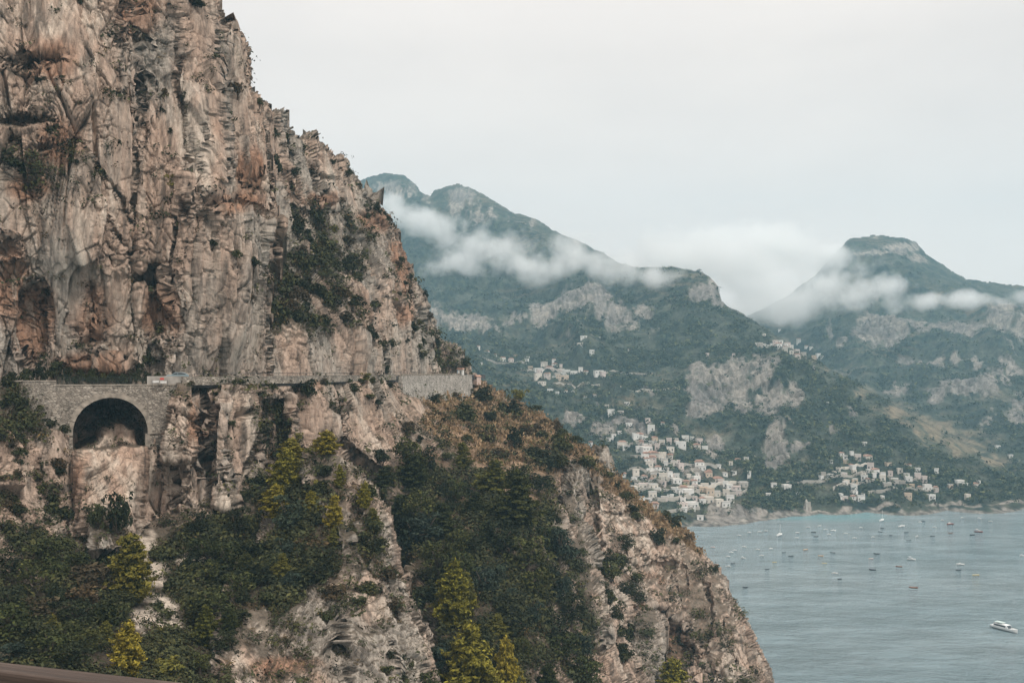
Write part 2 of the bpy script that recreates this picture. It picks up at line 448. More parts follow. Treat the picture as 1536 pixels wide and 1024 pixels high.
# ------------------------------------------------------------------ the near cliffs
RU_A = [(75, 95, 40, 40), (40, 280, 40, 22), (362, 262, 30, 34), (345, 305, 34, 18), (55, 485, 26, 60), (140, 480, 36, 55), (238, 465, 36, 40),
        (130, 545, 60, 16), (90, 215, 30, 40), (205, 20, 30, 40), (20, 430, 30, 70)]
cliffA = Sheet('cliff', [(-70,-150),(292,-150),(314,-40),(321,2),(327,34),(334,53),(350,54),(362,66),(371,96),(374,114),(369,128),(383,143),(397,160),
        (405,190),(409,230),(413,280),(419,312),(413,360),(405,410),(403,480),(409,540),(413,592),(-70,592)],
    [(-60,-140,190),(0,0,184),(0,150,179),(0,300,177),(0,450,178),(0,575,179),(100,575,184),(100,450,182),(100,300,180),(100,150,182),(100,0,188),
     (200,0,194),(200,150,189),(200,300,187),(200,450,188),(200,575,189),(290,-140,215),(310,0,205),(310,150,199),(300,300,193),(300,450,195),(300,575,197),
     (400,575,214),(400,450,212),(400,300,213),(395,190,218),(360,100,215)],
    rnd=14, rdepth=10, jag=5.0, amp=1.0, back=45, amask=lambda X, Y: 1-.4*sstep(515, 560, Y), blocky=lambda X, Y: np.maximum(sstep(120, 60, X+(Y-200)*.0)*sstep(130, 200, Y), sstep(330, 420, Y)*.55*sstep(260, 200, X)),
    pushes=[([(324,30),(400,20),(430,300),(420,330),(322,300),(318,200),(317,110)], 7.0, 4), ([(205,-160),(270,-160),(268,130),(300,260),(280,330),(215,330),(215,110)], 2.2, 4),
            ([(280,250),(330,300),(410,330),(410,600),(240,600),(252,430)], -3.0, 12), ([(-80,190),(100,190),(170,330),(200,400),(-80,400)], -1.0, 40),
            ([(36,440),(60,425),(76,450),(70,530),(50,545),(35,500)], 1.3, 18), ([(122,430),(150,420),(160,460),(172,520),(140,545),(112,520)], 1.3, 18), ([(206,400),(250,392),(262,440),(272,490),(230,505),(212,470)], 1.6, 20)],
    lines=[([(267,-20),(269,60),(267,133),(276,170)], 3, 2.6), ([(178,-10),(180,67),(177,140)], 2.5, 1.6), ([(214,110),(217,167),(207,250),(200,300),(214,342)], 3, 2.4),
           ([(197,-10),(214,63)], 3, 2.5), ([(274,205),(278,260)], 3, 2.5), ([(108,210),(147,254),(187,300),(202,345),(215,400)], 3, 2.4),
           ([(160,330),(190,372),(215,400)], 3, 2.0), ([(230,330),(222,370)], 3, 2.0), ([(332,55),(319,110),(317,150),(320,190),(320,240)], 3, 2.5),
           ([(335,400),(362,470),(365,540)], 3, 1.2), ([(240,560),(262,500),(250,440)], 3, 1.5), 
           ([(100,455),(110,500),(104,540)], 3, 1.5), ([(300,180),(298,260)], 2.5, 1.6)],
    caves=[(56,89,36,10,7), (40,181,44,8,4.5), (317,299,17,12,6), (366,268,22,14,2.5), (137,445,15,26,5), (135,505,22,24,4), (228,412,24,17,6), (240,470,26,30,2.5), (55,482,18,50,2.8),
           (400,297,4,7,3), (12,372,10,12,2), (80,196,12,5,2), (70,221,14,5,2), (375,284,20,8,2.5), (150,545,50,7,-1.5), (215,205,4,14,1.2)],
    colour=lambda s: rock_colour(s, RU_A, grey=-.05, soil=[([(-70,215),(110,215),(150,270),(60,285),(-70,275)], .8), ([(-70,60),(25,70),(90,130),(-70,150)], .6)]))

cliffB = Sheet('cliff', [(330,95),(383,138),(398,152),(425,165),(431,192),(448,205),(456,203),(459,196),(468,202),(480,213),(495,230),(520,245),(545,274),(560,292),
        (578,310),(600,345),(612,375),(626,412),(637,446),(641,480),(651,520),(661,556),(664,595),(360,595)],
    [(340,110,262),(400,160,258),(400,300,250),(400,480,232),(400,590,219),(450,210,285),(450,300,272),(450,400,260),(450,455,246),(450,510,233),(450,590,231),(540,270,312),(540,350,298),
     (540,430,280),(540,510,266),(540,590,264),(610,375,330),(610,460,312),(610,590,300),(655,540,330),(660,590,330)],
    rnd=16, rdepth=12, jag=7.0, amp=1.05, back=60, amask=lambda X, Y: 1-.6*sstep(540, 620, X)*sstep(470, 530, Y)-.25*sstep(520, 560, Y)*sstep(620, 540, X),
    pushes=[([(405,395),(440,385),(490,400),(505,440),(500,470),(520,500),(600,520),(600,600),(380,600),(390,480)], -4.0, 8), ([(440,205),(490,215),(500,300),(470,330),(436,300)], -3.0, 6)],
    lines=[([(470,200),(474,300),(466,340)], 3, 3.0), ([(515,250),(520,330)], 3, 2.5), ([(552,290),(575,360),(590,430)], 3, 2.5), ([(430,200),(436,290)], 4, 4.0), ([(560,430),(585,470),(620,490)], 4, 2.0),
           ([(575,500),(585,560)], 3, 2.0)],
    caves=[(480,320,30,5,2.5), (510,300,6,16,2), (600,440,12,5,2)],
    colour=lambda s: rock_colour(s, [(600,400,20,60), (560,330,30,20), (480,300,26,14), (610,470,20,20)], grey=.16,
        soil=[([(402,395),(440,385),(490,400),(512,450),(520,500),(480,500),(404,500)], 1.0), ([(430,290),(520,320),(560,360),(540,430),(430,400)], .7), ([(540,280),(640,440),(630,480),(590,400)], .35)]))

outcrop = Sheet('cliff', [(630,470),(645,480),(654,500),(668,511),(680,516),(692,528),(700,544),(707,556),(726,572),(726,592),(630,592)],
    [(640,480,372),(690,530,376),(720,585,372),(640,585,360)], rnd=14, rdepth=9, jag=2.5, amp=.9, back=40,
    colour=lambda s: rock_colour(s, grey=.1, soil=[([(655,520),(690,530),(695,560),(655,570)], 1.0)]))

ARCH_SOFT = [(102,674),(106,630),(120,606),(142,594),(166,590),(190,595),(210,608),(224,630),(226,668),(214,668),(160,672)]
HILLTOP = [(640,590),(700,566),(745,585),(815,618),(890,676),(900,700),(860,720),(800,700),(720,690),(640,640)]
lower = Sheet('slope', [(-70,572),(24,572),(60,582),(120,580),(262,572),(300,567),(440,566),(560,564),(640,564),(706,562),(722,574),(745,587),(780,602),(815,620),(842,643),(868,664),(890,682),
        (907,695),(935,714),(952,742),(985,768),(1004,780),(1040,803),(1056,828),(1072,845),(1086,862),(1105,900),(1130,945),(1150,985),(1166,1024),(1186,1070),(1196,1110),(-70,1110)],
    [(-60,585,166),(-60,760,150),(0,600,168),(60,640,170),(0,700,160),(0,800,151),(0,880,138),(0,1000,112),(-60,1100,92),(100,590,186),(170,590,190),(100,700,173),(170,660,184),(150,760,174),(100,800,165),(100,860,148),(100,1000,116),
     (250,600,186),(250,700,182),(230,780,180),(220,860,160),(200,960,134),(280,1000,132),(330,585,190),(330,700,188),(320,770,183),(320,860,164),(400,585,204),(400,680,200),(380,730,192),(440,580,213),(500,580,235),(500,650,230),
     (560,575,263),(560,640,250),(640,580,318),(640,660,270),(700,575,352),(720,590,362),(790,612,362),(850,660,330),(700,660,292),(780,690,292),(700,740,244),(620,740,240),(600,820,212),(700,820,210),(780,800,226),
     (700,920,184),(640,920,184),(700,1020,164),(800,920,196),(800,1020,174),(880,690,312),(880,760,285),(870,850,246),(880,950,215),(900,1050,194),(930,730,318),(950,780,304),(930,850,280),(1000,790,312),(1000,870,292),
     (1050,820,310),(1060,900,288),(1000,960,268),(1100,950,276),(1060,1040,258),(1160,1050,264),(620,1100,158),(400,1100,118),(500,820,206),(480,950,172),(400,880,164)],
    step=1.25, rnd=22, rdepth=12, jag=3.6, amp=.8, back=60, amask=lambda X, Y: 1-.62*sstep(-22, 12, sdf([(50,586),(240,586),(240,690),(215,780),(110,780),(60,690)], X, Y))-.6*sstep(-14, 8, sdf([(590,550),(715,550),(712,604),(600,604)], X, Y))-.35*sstep(-20, 20, sdf([(262,555),(590,555),(590,590),(262,590)], X, Y)), rmask=lambda X, Y: .08+.92*np.maximum(sstep(590, 660, X), sstep(620, 700, Y)),
    pushes=[(ARCH_SOFT, 12.0, 4), ([(122,668),(146,656),(158,636),(172,627),(190,629),(203,642),(214,672),(214,690),(206,770),(190,830),(140,830),(122,770),(118,690)], -9.5, 18),
            ([(24,590),(100,592),(106,652),(70,640),(40,620),(20,620)], 4.0, 6), ([(225,575),(262,575),(250,640),(232,655)], 4.0, 5), ([(260,569),(292,569),(290,690),(240,690),(250,645)], -6.5, 7),
            ([(330,575),(392,575),(398,640),(350,760),(318,760),(322,650)], -3.0, 8), ([(395,600),(432,600),(436,690),(395,690)], 6.0, 8),
            ([(340,1110),(330,940),(390,840),(410,770),(440,705),(480,655),(520,670),(575,712),(600,780),(620,870),(650,960),(668,1110)], 10.0, 30), ([(596,556),(710,556),(710,602),(690,605),(640,603),(602,588)], 7.0, 5), ([(836,700),(890,690),(908,900),(900,980),(860,960)], 8.0, 12), ([(936,910),(1004,910),(1004,1110),(936,1110)], 6.0, 10), ([(884,722),(960,760),(1020,812),(1020,842),(960,850),(900,812)], -3.0, 6),
            ([(1060,840),(1090,870),(1200,1110),(1060,1110),(1075,960)], -4.0, 6)],
    lines=[([(310,580),(300,660),(325,730)], 3, 2.5), ([(392,590),(398,640),(380,700)], 4, 3.5), ([(330,700),(350,760)], 3, 2.0), ([(270,600),(262,680),(268,760)], 3, 2.0), ([(240,620),(238,700)], 3, 1.5),
           ([(905,770),(960,766),(1010,775)], 2.5, 2.0), ([(905,812),(950,800),(1000,802)], 2.5, 2.5), ([(1015,790),(1010,860),(1030,940),(1060,1024)], 3, 1.5), ([(1085,860),(1090,940),(1110,1020)], 4, 4.0),
           ([(1062,845),(1068,930),(1085,1020)], 3, 3.0), ([(950,760),(956,830)], 2.5, 1.5), ([(885,720),(888,800)], 3, 2.5), ([(1040,1000),(1090,1010)], 3, 2.0), ([(508,600),(512,690)], 3, 2.5)],
    caves=[(1012,972,30,44,9), (985,850,34,16,2.5), (1020,880,14,30,2.0), (60,700,10,20,2), (700,650,24,12,1.5), (660,660,10,30,2)],
    colour=lambda s: rock_colour(s, [(160,700,45,70), (985,862,40,10), (1012,968,26,36), (1030,880,8,40), (640,700,40,20), (290,640,14,40)], grey=.0, pale=[[(884,720),(960,760),(1020,812),(1080,860),(1110,960),(1120,1110),(1040,1110),(1040,960),(1000,880),(900,812)], [(118,640),(200,630),(212,760),(135,740)]],
        dry=[(HILLTOP, 1.0), ([(880,676),(1050,800),(1060,830),(1000,800),(900,710)], .9), ([(720,690),(830,690),(800,760),(700,800),(660,760)], .8), ([(520,580),(640,575),(640,620),(540,640)], .25)],
        soil=[([(-70,880),(90,860),(150,800),(230,810),(300,790),(370,745),(440,680),(500,700),(600,730),(640,690),(820,720),(830,860),(900,980),(900,1110),(-70,1110)], .95), ([(390,590),(440,600),(450,640),(420,720),(390,720)], .7),
              ([(-70,572),(60,580),(90,640),(-70,680)], .9)]))

spine = Sheet('slope', [(330,1110),(322,1000),(330,930),(372,850),(392,780),(430,712),(468,676),(482,664),(492,660),(505,668),(516,684),(540,702),(556,716),(566,730),(586,762),(594,800),(606,850),(620,890),(630,930),(641,970),(651,1024),(664,1110)],
    [(330,1000,130),(340,930,142),(380,850,160),(400,780,174),(440,710,187),(490,664,194),(520,690,187),(560,722,183),(590,780,176),(610,860,168),(635,950,160),(655,1060,152),(480,760,174),(470,860,158),(460,960,149),(540,860,160),(550,960,152),(420,1000,142),(520,1080,142)],
    rnd=26, rdepth=9, jag=4.0, amp=.85, back=40,
    pushes=[([(470,660),(505,660),(525,720),(520,830),(490,760),(470,710)], -2.0, 6), ([(530,700),(570,725),(592,790),(600,850),(575,900),(548,800)], -2.5, 6), ([(420,930),(480,880),(600,900),(640,1000),(640,1110),(380,1110)], -2.0, 10)],
    lines=[([(520,690),(532,760),(540,850)], 4, 3.0), ([(430,980),(440,1060)], 3, 1.5), ([(510,930),(520,1024)], 3, 1.5), ([(570,960),(590,1040)], 3, 1.5), ([(600,880),(596,940)], 3, 2.0)],
    colour=lambda s: rock_colour(s, [(430,1000,50,16)], grey=.16,
        soil=[([(340,930),(430,700),(462,690),(490,760),(520,840),(500,870),(420,890)], 1.0), ([(526,720),(552,760),(580,850),(560,870),(524,830)], .8)]))

column = Sheet('slope', [(834,760),(846,712),(858,694),(878,688),(886,712),(882,770),(894,830),(905,890),(912,940),(900,980),(870,960),(846,880),(838,830)],
    [(860,700,288),(880,770,272),(850,800,262),(890,900,232),(870,960,218),(840,760,272)], rnd=20, rdepth=11, jag=3.2, amp=.9, back=26,
    colour=lambda s: rock_colour(s, grey=.25))
boulder = Sheet('slope', [(940,960),(944,930),(960,914),(985,912),(1000,926),(1002,960),(994,1000),(988,1060),(990,1110),(944,1110),(946,1020)],
    [(970,920,252),(950,980,240),(995,980,242),(965,1100,222)], rnd=22, rdepth=10, jag=2.5, amp=.8, back=18,
    colour=lambda s: rock_colour(s, grey=.15))
pinnacle = Sheet('slope', [(884,720),(889,684),(896,668),(905,663),(914,670),(921,690),(928,716),(940,744),(910,752)],
    [(905,668,322),(890,720,312),(930,735,318)], rnd=12, rdepth=7, jag=2.2, amp=.7, back=12,
    colour=lambda s: rock_colour(s, grey=.2))
NEAR = [boulder, column, spine, pinnacle, lower, cliffA, cliffB, outcrop]

def pick(px, py, sheets=None):
    for s in (sheets or NEAR):
        if s.inside(px, py): return s.at(px, py)
    return None, None

# ------------------------------------------------------------------ the far side of the bay
ROCKS = [  # pale rock faces on the far slopes: photo centre, half width, half height, strength
 (700,470,66,20,1.0),(640,475,30,30,1.0),(770,470,40,14,.7),(815,462,26,26,1.1),(850,455,26,20,1.1),(890,455,40,26,1.1),(925,470,26,20,1.0),(965,468,30,18,.9),(985,495,14,20,.7),(940,490,30,12,.8),(1055,440,30,14,1.0),
 (1050,572,22,34,1.2),(1080,590,28,30,1.2),(1105,575,20,30,1.0),(1140,570,24,30,1.1),(1060,608,36,16,1.2),(1160,600,30,22,1.2),(1190,603,18,20,1.1),(1110,608,18,14,.9),(1165,664,18,26,1.4),(1150,684,10,14,1.0),(1205,664,26,8,.9),
 (1075,655,20,20,1.0),(1060,690,26,18,.7),(960,645,34,18,1.1),(905,650,26,18,1.0),(1010,640,12,20,.9),(860,632,24,20,1.0),(930,632,30,10,.9),(1050,712,26,16,1.0),
 (1305,500,30,20,1.3),(1335,505,24,24,1.3),(1375,492,26,18,1.3),(1415,492,30,16,1.2),(1455,490,30,16,1.2),(1500,480,30,18,1.0),(1530,495,20,24,.9),(1362,548,18,14,1.1),(1410,545,14,12,1.1),(1435,545,12,12,1.1),(1465,545,12,14,1.1),
 (1405,600,18,16,1.0),(1430,590,40,14,1.0),(1480,580,30,30,.9),(1345,588,22,14,.9),(1385,545,10,10,.9),(1510,560,22,40,.8),(1480,635,18,14,.8),(1242,506,5,22,.9),(1260,525,10,14,.8),(1310,384,50,5,.9),(1350,372,40,9,1.0),(1375,392,20,10,.9),
 (1530,620,30,30,.7),(1280,610,14,18,.7),(1255,640,16,10,.7),(690,300,20,30,1.0),(590,285,40,16,.8),(720,320,40,22,.7),(800,335,20,12,.7),(640,300,12,16,.8),(870,365,20,8,.6),(1070,427,14,20,1.2),(1078,452,14,10,.8),
 (1110,772,34,10,1.2),(1080,768,30,14,1.4),(1140,768,20,8,1.2),(1060,782,34,6,1.0),(1165,771,20,4,1.0),(1210,760,10,14,1.0),(1270,764,16,4,.9),(1330,761,50,3,.9),(1420,758,60,3,.9),(1510,756,50,3,.9),(1600,754,60,3,.9),(1225,767,22,2,1.4)]
DRYS = [(1395,645,50,22,1.0),(1450,668,50,22,1.1),(1490,690,30,16,1.2),(1340,618,34,12,1.0),(1290,590,22,8,.9),(1240,560,30,8,.7),(1000,560,50,10,.6),(940,600,60,14,.5),(1180,515,34,10,.7),(760,480,40,16,.5),(690,300,40,24,.5),
        (1270,560,30,10,.5),(1070,640,40,8,.5),(1480,600,40,20,.4)]

def blob_mask(lst, X, Y, jx):
    m = np.zeros(X.shape, np.float32)
    for cx, cy, rx, ry, k in lst:
        d = np.sqrt(((X-cx)/rx)**2+((Y-cy)/ry)**2)
        m = np.maximum(m, k*np.clip(1.35-d, 0, 1.1))
    return m

def hill_fields(P, X, Yp, n):
    x, y, z = P[..., 0], P[..., 1], P[..., 2]
    j = fbm(x/55, y/90, z/55, 4)*1.1
    j2 = fbm(x/13+.15*pn(x/40, y/40, z/40)*8, y/260, z/110, 4)*1.25
    rk = blob_mask(ROCKS, X+fbm(X*.03, Yp*.03, 0*X, 3)*14, Yp+fbm(X*.03+9, Yp*.03, 0*X, 3)*9, j*.55+j2*.65)
    rk = np.maximum(rk, sstep(.15, .6, fbm(x/70, y/120, z/34, 4))*.62)
    rk = np.clip(sstep(.40, .80, rk+.45*j+.62*j2+.4*fbm(x/7, y/20, z/24, 3)), 0, 1)
    dr = blob_mask(DRYS, X, Yp, j*.6)
    gul = ridged(x/230+y/1100+fbm(x/200, y/200, z/200, 2)*.5, y/600, z/900, 5)-.5
    terr = np.abs(((z/9+fbm(x/80, y/80, z/80, 2)*2.0) % 1)-.5)*2
    tz = sstep(0, .35, fbm(x/150+5, y/150, z/150, 3))*(1-rk)
    r1, f1, f2, pl = worley(x/8, y/8, z/7)
    r2, g1, g2, pl2 = worley(x/3.4+9, y/3.4, z/3)
    trees = sstep(-.25, .15, fbm(x/30+3, y/30, z/30, 4))*(1-rk*.85)*(1-.75*np.clip(dr, 0, 1))
    near = sstep(1800, 800, y)
    can = (np.maximum(0, 1-f1*1.1)*5.5+np.maximum(0, 1-g1*1.1)*2.0)*trees
    ribs = (ridged(x/17, y/17, z/75, 4)-.4)*9*rk+pl*2.0*rk
    d = gul*46*sstep(0, 120, z)+gul*8+fbm(x/60, y/60, z/60, 4)*10+can+ribs-terr*1.6*tz
    d = d*sstep(-2, 14, z)+0
    return dict(d=d.astype(np.float32), rk=rk, dr=dr, trees=trees, tz=tz, terr=terr, r1=r1, r2=r2, j=j, j2=j2)

def hill_colour(s):
    f = s.colfield
    x, y, z = s.P[..., 0], s.P[..., 1], s.P[..., 2]
    FOR, GRS, RCK, DR, LT = C3(.020,.033,.029), C3(.080,.092,.068), C3(.285,.255,.22), C3(.25,.20,.135), C3(.065,.082,.048)
    c = lerp(np.broadcast_to(GRS, s.P.shape), GRS*.6, f['r1'])
    c = lerp(c, lerp(np.broadcast_to(FOR, s.P.shape)*(.55+.9*f['r2'][..., None]), LT, sstep(.45, 1.0, f['r1'])*.85), f['trees'])
    c = lerp(c, DR*.8, sstep(.55, .8, f['terr'])*f['tz']*.55)
    c = lerp(c, lerp(np.broadcast_to(DR, s.P.shape), GRS, sstep(-.1, .3, f['j2'])), np.clip(f['dr'], 0, 1)*sstep(-.45, .2, .3-f['trees']+f['j2'])*.9)
    rc = lerp(np.broadcast_to(RCK, s.P.shape), RCK*np.array([.72,.74,.78], np.float32), sstep(-.2, .35, f['j']))
    rc = lerp(rc, RCK*.36, sstep(.05, .4, fbm(x/6, y/80, z/60, 4))*.85)
    rc = lerp(rc, RCK*1.35, sstep(.1, .5, fbm(x/5+8, y/60, z/40, 4))*.6)
    k = f['rk']*(1-.75*sstep(.1, .45, fbm(x/13+4, y/13, z/20, 4)))
    c = lerp(c, rc, k)
    shore = sstep(2.6, 1.0, z+4*f['j2'])*.8
    c = lerp(c, lerp(np.broadcast_to(C3(.16,.145,.13), c.shape), C3(.34,.31,.27), sstep(-.2, .3, fbm(x/5, y/5, z/5, 4))), shore)
    return np.clip(c, .01, .7)

def hillsheet(poly, ctrl, step, rnd, rdepth, back, jag):
    return Sheet('hills', poly, ctrl, step=step, rnd=rnd, rdepth=rdepth, jag=jag, detail='hill', colour=hill_colour, back=back, mat=M['hill'], jsc=.035)

massif = hillsheet([(470,330),(520,290),(540,269),(560,263),(585,259),(605,262),(622,272),(632,285),(645,291),(652,283),(668,277),(690,275),(712,284),(740,300),(770,318),(795,325),(810,332),(830,345),(860,357),(890,372),(930,394),
        (960,402),(1010,401),(1050,409),(1064,417),(1076,432),(1083,452),(1092,462),(1130,482),(1165,505),(1200,528),(1235,545),(1280,572),(1330,600),(1380,628),(1430,658),(1480,684),(1505,694),(1513,706),(1545,716),(1600,724),(1700,728),(1700,775),(470,830)],
    [(470,330,2450),(500,500,1700),(500,650,1100),(500,830,690),(600,800,731),(760,800,731),(900,800,731),(1000,794,750),(1040,789,766),(1100,787,772),(1140,781,793),(1185,774,818),(1230,770,833),(1300,767.5,843),(1420,765,853),(1536,762.5,863),(1690,760,874),
     (1700,728,1010),(1560,725,985),(960,720,850),(1000,680,920),(1100,720,880),(950,650,990),(1180,670,950),(800,600,1120),(800,560,1250),(900,520,1380),(700,520,1400),(1160,520,1290),(1085,462,1430),(1070,425,1500),(1000,407,1640),(900,480,1480),(700,480,1560),
     (650,440,1750),(890,375,2000),(795,328,2130),(690,278,2300),(645,292,2330),(585,261,2450),(640,350,2180),(1300,585,1170),(1400,640,1070),(1500,694,985),(1250,700,915),(1400,720,905),(1100,580,1210),(1100,640,1040),(1000,560,1250),(1300,650,1010),(1230,740,850),(1400,745,870),(1540,742,885),(1100,755,812),(1000,760,790),(1150,755,830),(1000,600,1120)],
    1.15, 16, 60, 300, 2.2)
headland = hillsheet([(1040,560),(1060,480),(1120,474),(1180,445),(1222,412),(1240,390),(1258,372),(1272,358),(1300,354),(1330,354),(1356,357),(1375,366),(1388,379),(1405,392),(1425,406),(1450,419),(1490,424),(1536,429),(1600,440),(1720,450),(1720,770),(1420,770),(1200,700),(1040,620)],
    [(1060,480,2300),(1150,470,2150),(1270,360,2250),(1350,358,2250),(1425,408,2200),(1536,431,2150),(1700,450,2100),(1350,440,2050),(1350,500,1800),(1450,490,1780),(1536,500,1720),(1350,560,1650),(1200,540,1850),(1250,600,1500),(1450,600,1450),(1536,600,1420),(1536,690,1150),(1450,690,1180),(1600,740,1010),(1420,770,980),(1700,700,1120),(1100,600,1750)],
    1.3, 16, 60, 300, 2.0)
FAR = [massif, headland]

# ------------------------------------------------------------------ the sea
def sea_material():
    m, nt, b = mat('sea_water')
    tc = N(nt, 'ShaderNodeTexCoord')
    def nz(sx, sy, sc, det, rough=.6):
        mp = N(nt, 'ShaderNodeMapping'); mp.inputs['Scale'].default_value = (sx, sy, 1); nt.links.new(tc.outputs['Object'], mp.inputs['Vector'])
        n = N(nt, 'ShaderNodeTexNoise', Scale=sc, Detail=det, Roughness=rough); nt.links.new(mp.outputs[0], n.inputs['Vector']); return n.outputs[0]
    w1 = nz(.10, .16, 1.0, 8, .62); w2 = nz(.5, .75, 1.0, 4); big = nz(.004, .010, 1.0, 4); mid = nz(.02, .06, 1.0, 5)
    # turquoise shallows: within a few tens of metres of the beach in the cove
    sep = N(nt, 'ShaderNodeSeparateXYZ'); nt.links.new(tc.outputs['Object'], sep.inputs[0])
    def mm(op, a, c):
        n = N(nt, 'ShaderNodeMath', operation=op)
        for i, v in enumerate((a, c)):
            if isinstance(v, bpy.types.NodeSocket): nt.links.new(v, n.inputs[i])
            else: n.inputs[i].default_value = v
        return n.outputs[0]
    dx = mm('DIVIDE', mm('SUBTRACT', sep.outputs[0], 255.0), 85.0); dy = mm('DIVIDE', mm('SUBTRACT', sep.outputs[1], 835.0), 55.0)
    r = mm('SQRT', mm('ADD', mm('MULTIPLY', dx, dx), mm('MULTIPLY', dy, dy)), 0)
    r = mm('ADD', r, mm('MULTIPLY', mm('SUBTRACT', mid, .5), 1.2))
    deep = ramp(nt, big, [(.35, (.175, .24, .262)), (.65, (.235, .295, .312))])
    deep = mixc(nt, deep, ramp(nt, mid, [(.28, .62), (.72, 1.24)]), 1.0, 'MULTIPLY')
    c = mixc(nt, (.14, .275, .295), deep, ramp(nt, r, [(.5, 0.0), (1.1, 1.0)]))
    nt.links.new(c, b.inputs['Base Color'])
    b.inputs['Roughness'].default_value = .1; b.inputs['IOR'].default_value = 1.33
    ad = mm('ADD', w1, mm('MULTIPLY', w2, .3))
    bu = N(nt, 'ShaderNodeBump', Strength=1.0, Distance=5.0); nt.links.new(ad, bu.inputs['Height']); nt.links.new(bu.outputs[0], b.inputs['Normal'])
    return m
M['sea'] = sea_material()
# a sheet of water out to the horizon
sv = [(-6000, -2000, 0), (9000, -2000, 0), (9000, 9000, 0), (-6000, 9000, 0)]
tag(link_mesh('sea', sv, [(0, 1, 2, 3)], M['sea']), kind='structure')
tag(link_mesh('seabed', [(-7000, -2500, -60), (9500, -2500, -60), (9500, 9500, -60), (-7000, 9500, -60)], [(0, 1, 2, 3)], simple('seabed', (.1, .09, .07))), kind='structure')

# ------------------------------------------------------------------ haze and the cloud banks that lie against the mountains
def haze():
    m = bpy.data.materials.new('haze'); m.use_nodes = True; nt = m.node_tree; nt.nodes.clear()
    out = nt.nodes.new('ShaderNodeOutputMaterial'); v = nt.nodes.new('ShaderNodeVolumePrincipled')
    v.inputs['Color'].default_value = (.44, .74, .90, 1); v.inputs['Density'].default_value = HAZE; v.inputs['Anisotropy'].default_value = 0.0
    nt.links.new(v.outputs[0], out.inputs['Volume'])
    mb = MB(); mb.box(-1500, 2400, -60, 3300, -61, 690)
    o = mb.build('haze', m); tag(o, kind='stuff')
    return o
HAZE = .00015
haze()

def cloud_bank(name, blobs, label, dens=.03, seed=0.0, nscale=.017):
    """blobs: (px, py, distance, half width px, half height px); the density falls off from each blob and is broken up by noise"""
    B = []
    for px, py, Y, rx, ry in blobs:
        B.append((un(px, py, Y), Vector((rx*Y/F, max(rx*Y/F*.55, 40), ry*Y/F))))
    bm = bmesh.new()
    for c, r in B:
        ret = bmesh.ops.create_icosphere(bm, subdivisions=2, radius=1.0)
        for v in ret['verts']: v.co = Vector((v.co.x*r.x*1.45, v.co.y*r.y*1.45, v.co.z*r.z*1.45))+c
    hull = bmesh.ops.convex_hull(bm, input=bm.verts)
    bmesh.ops.delete(bm, geom=[g for g in hull['geom_interior']+hull['geom_unused'] if isinstance(g, bmesh.types.BMVert)], context='VERTS')
    me = bpy.data.meshes.new(name); bm.to_mesh(me); bm.free()
    m = bpy.data.materials.new('cloud_vapour'); m.use_nodes = True; nt = m.node_tree; nt.nodes.clear()
    out = nt.nodes.new('ShaderNodeOutputMaterial'); v = nt.nodes.new('ShaderNodeVolumePrincipled')
    v.inputs['Color'].default_value = (.94, .95, .95, 1); v.inputs['Anisotropy'].default_value = .2
    tc = N(nt, 'ShaderNodeTexCoord')
    def mm(op, a, c=0.0, d=None):
        n = N(nt, 'ShaderNodeMath', operation=op)
        for i, q in enumerate((a, c, d)):
            if q is None: continue
            if isinstance(q, bpy.types.NodeSocket): nt.links.new(q, n.inputs[i])
            else: n.inputs[i].default_value = q
        return n.outputs[0]
    no = N(nt, 'ShaderNodeTexNoise', Scale=nscale, Detail=7.0, Roughness=.62)
    of = N(nt, 'ShaderNodeVectorMath', operation='ADD'); of.inputs[1].default_value = (seed, seed*.7, 0); nt.links.new(tc.outputs['Object'], of.inputs[0])
    nt.links.new(of.outputs[0], no.inputs['Vector'])
    acc = None
    for c, r in B:
        s = N(nt, 'ShaderNodeVectorMath', operation='SUBTRACT'); s.inputs[1].default_value = c; nt.links.new(tc.outputs['Object'], s.inputs[0])
        q = N(nt, 'ShaderNodeVectorMath', operation='DIVIDE'); q.inputs[1].default_value = r; nt.links.new(s.outputs[0], q.inputs[0])
        l = N(nt, 'ShaderNodeVectorMath', operation='LENGTH'); nt.links.new(q.outputs[0], l.inputs[0])
        acc = l.outputs['Value'] if acc is None else mm('SMOOTH_MIN', acc, l.outputs['Value'], .25)
    k = mm('ADD', mm('SUBTRACT', .80, acc), mm('MULTIPLY', mm('SUBTRACT', no.outputs[0], .5), 2.6))
    k = mm('MULTIPLY', mm('MINIMUM', mm('MAXIMUM', mm('MULTIPLY', k, .9), 0.0), 1.0), dens)
    nt.links.new(k, v.inputs['Density']); nt.links.new(v.outputs[0], out.inputs['Volume'])
    m.cycles.volume_step_rate = .16
    me.materials.append(m)
    o = bpy.data.objects.new(name, me); COL.objects.link(o)
    tag(o, label, 'cloud')
    return o
cloud_bank('cloud', [(585,306,2200,34,18),(612,322,2150,48,28),(652,344,2060,60,36),(704,362,1960,66,38),(756,380,1860,68,40),(800,402,1760,58,36),(690,396,1850,60,28),(836,406,1740,44,24)],
    'long white cloud slanting down the mountain below the twin peaks', seed=3, dens=.06)
cloud_bank('cloud', [(846,372,1780,48,30),(886,390,1700,54,34),(936,404,1620,60,34),(985,418,1560,50,24),(880,354,1850,36,18)], 'white cloud patch over the middle of the ridge beside the flat brow', seed=31, dens=.055)
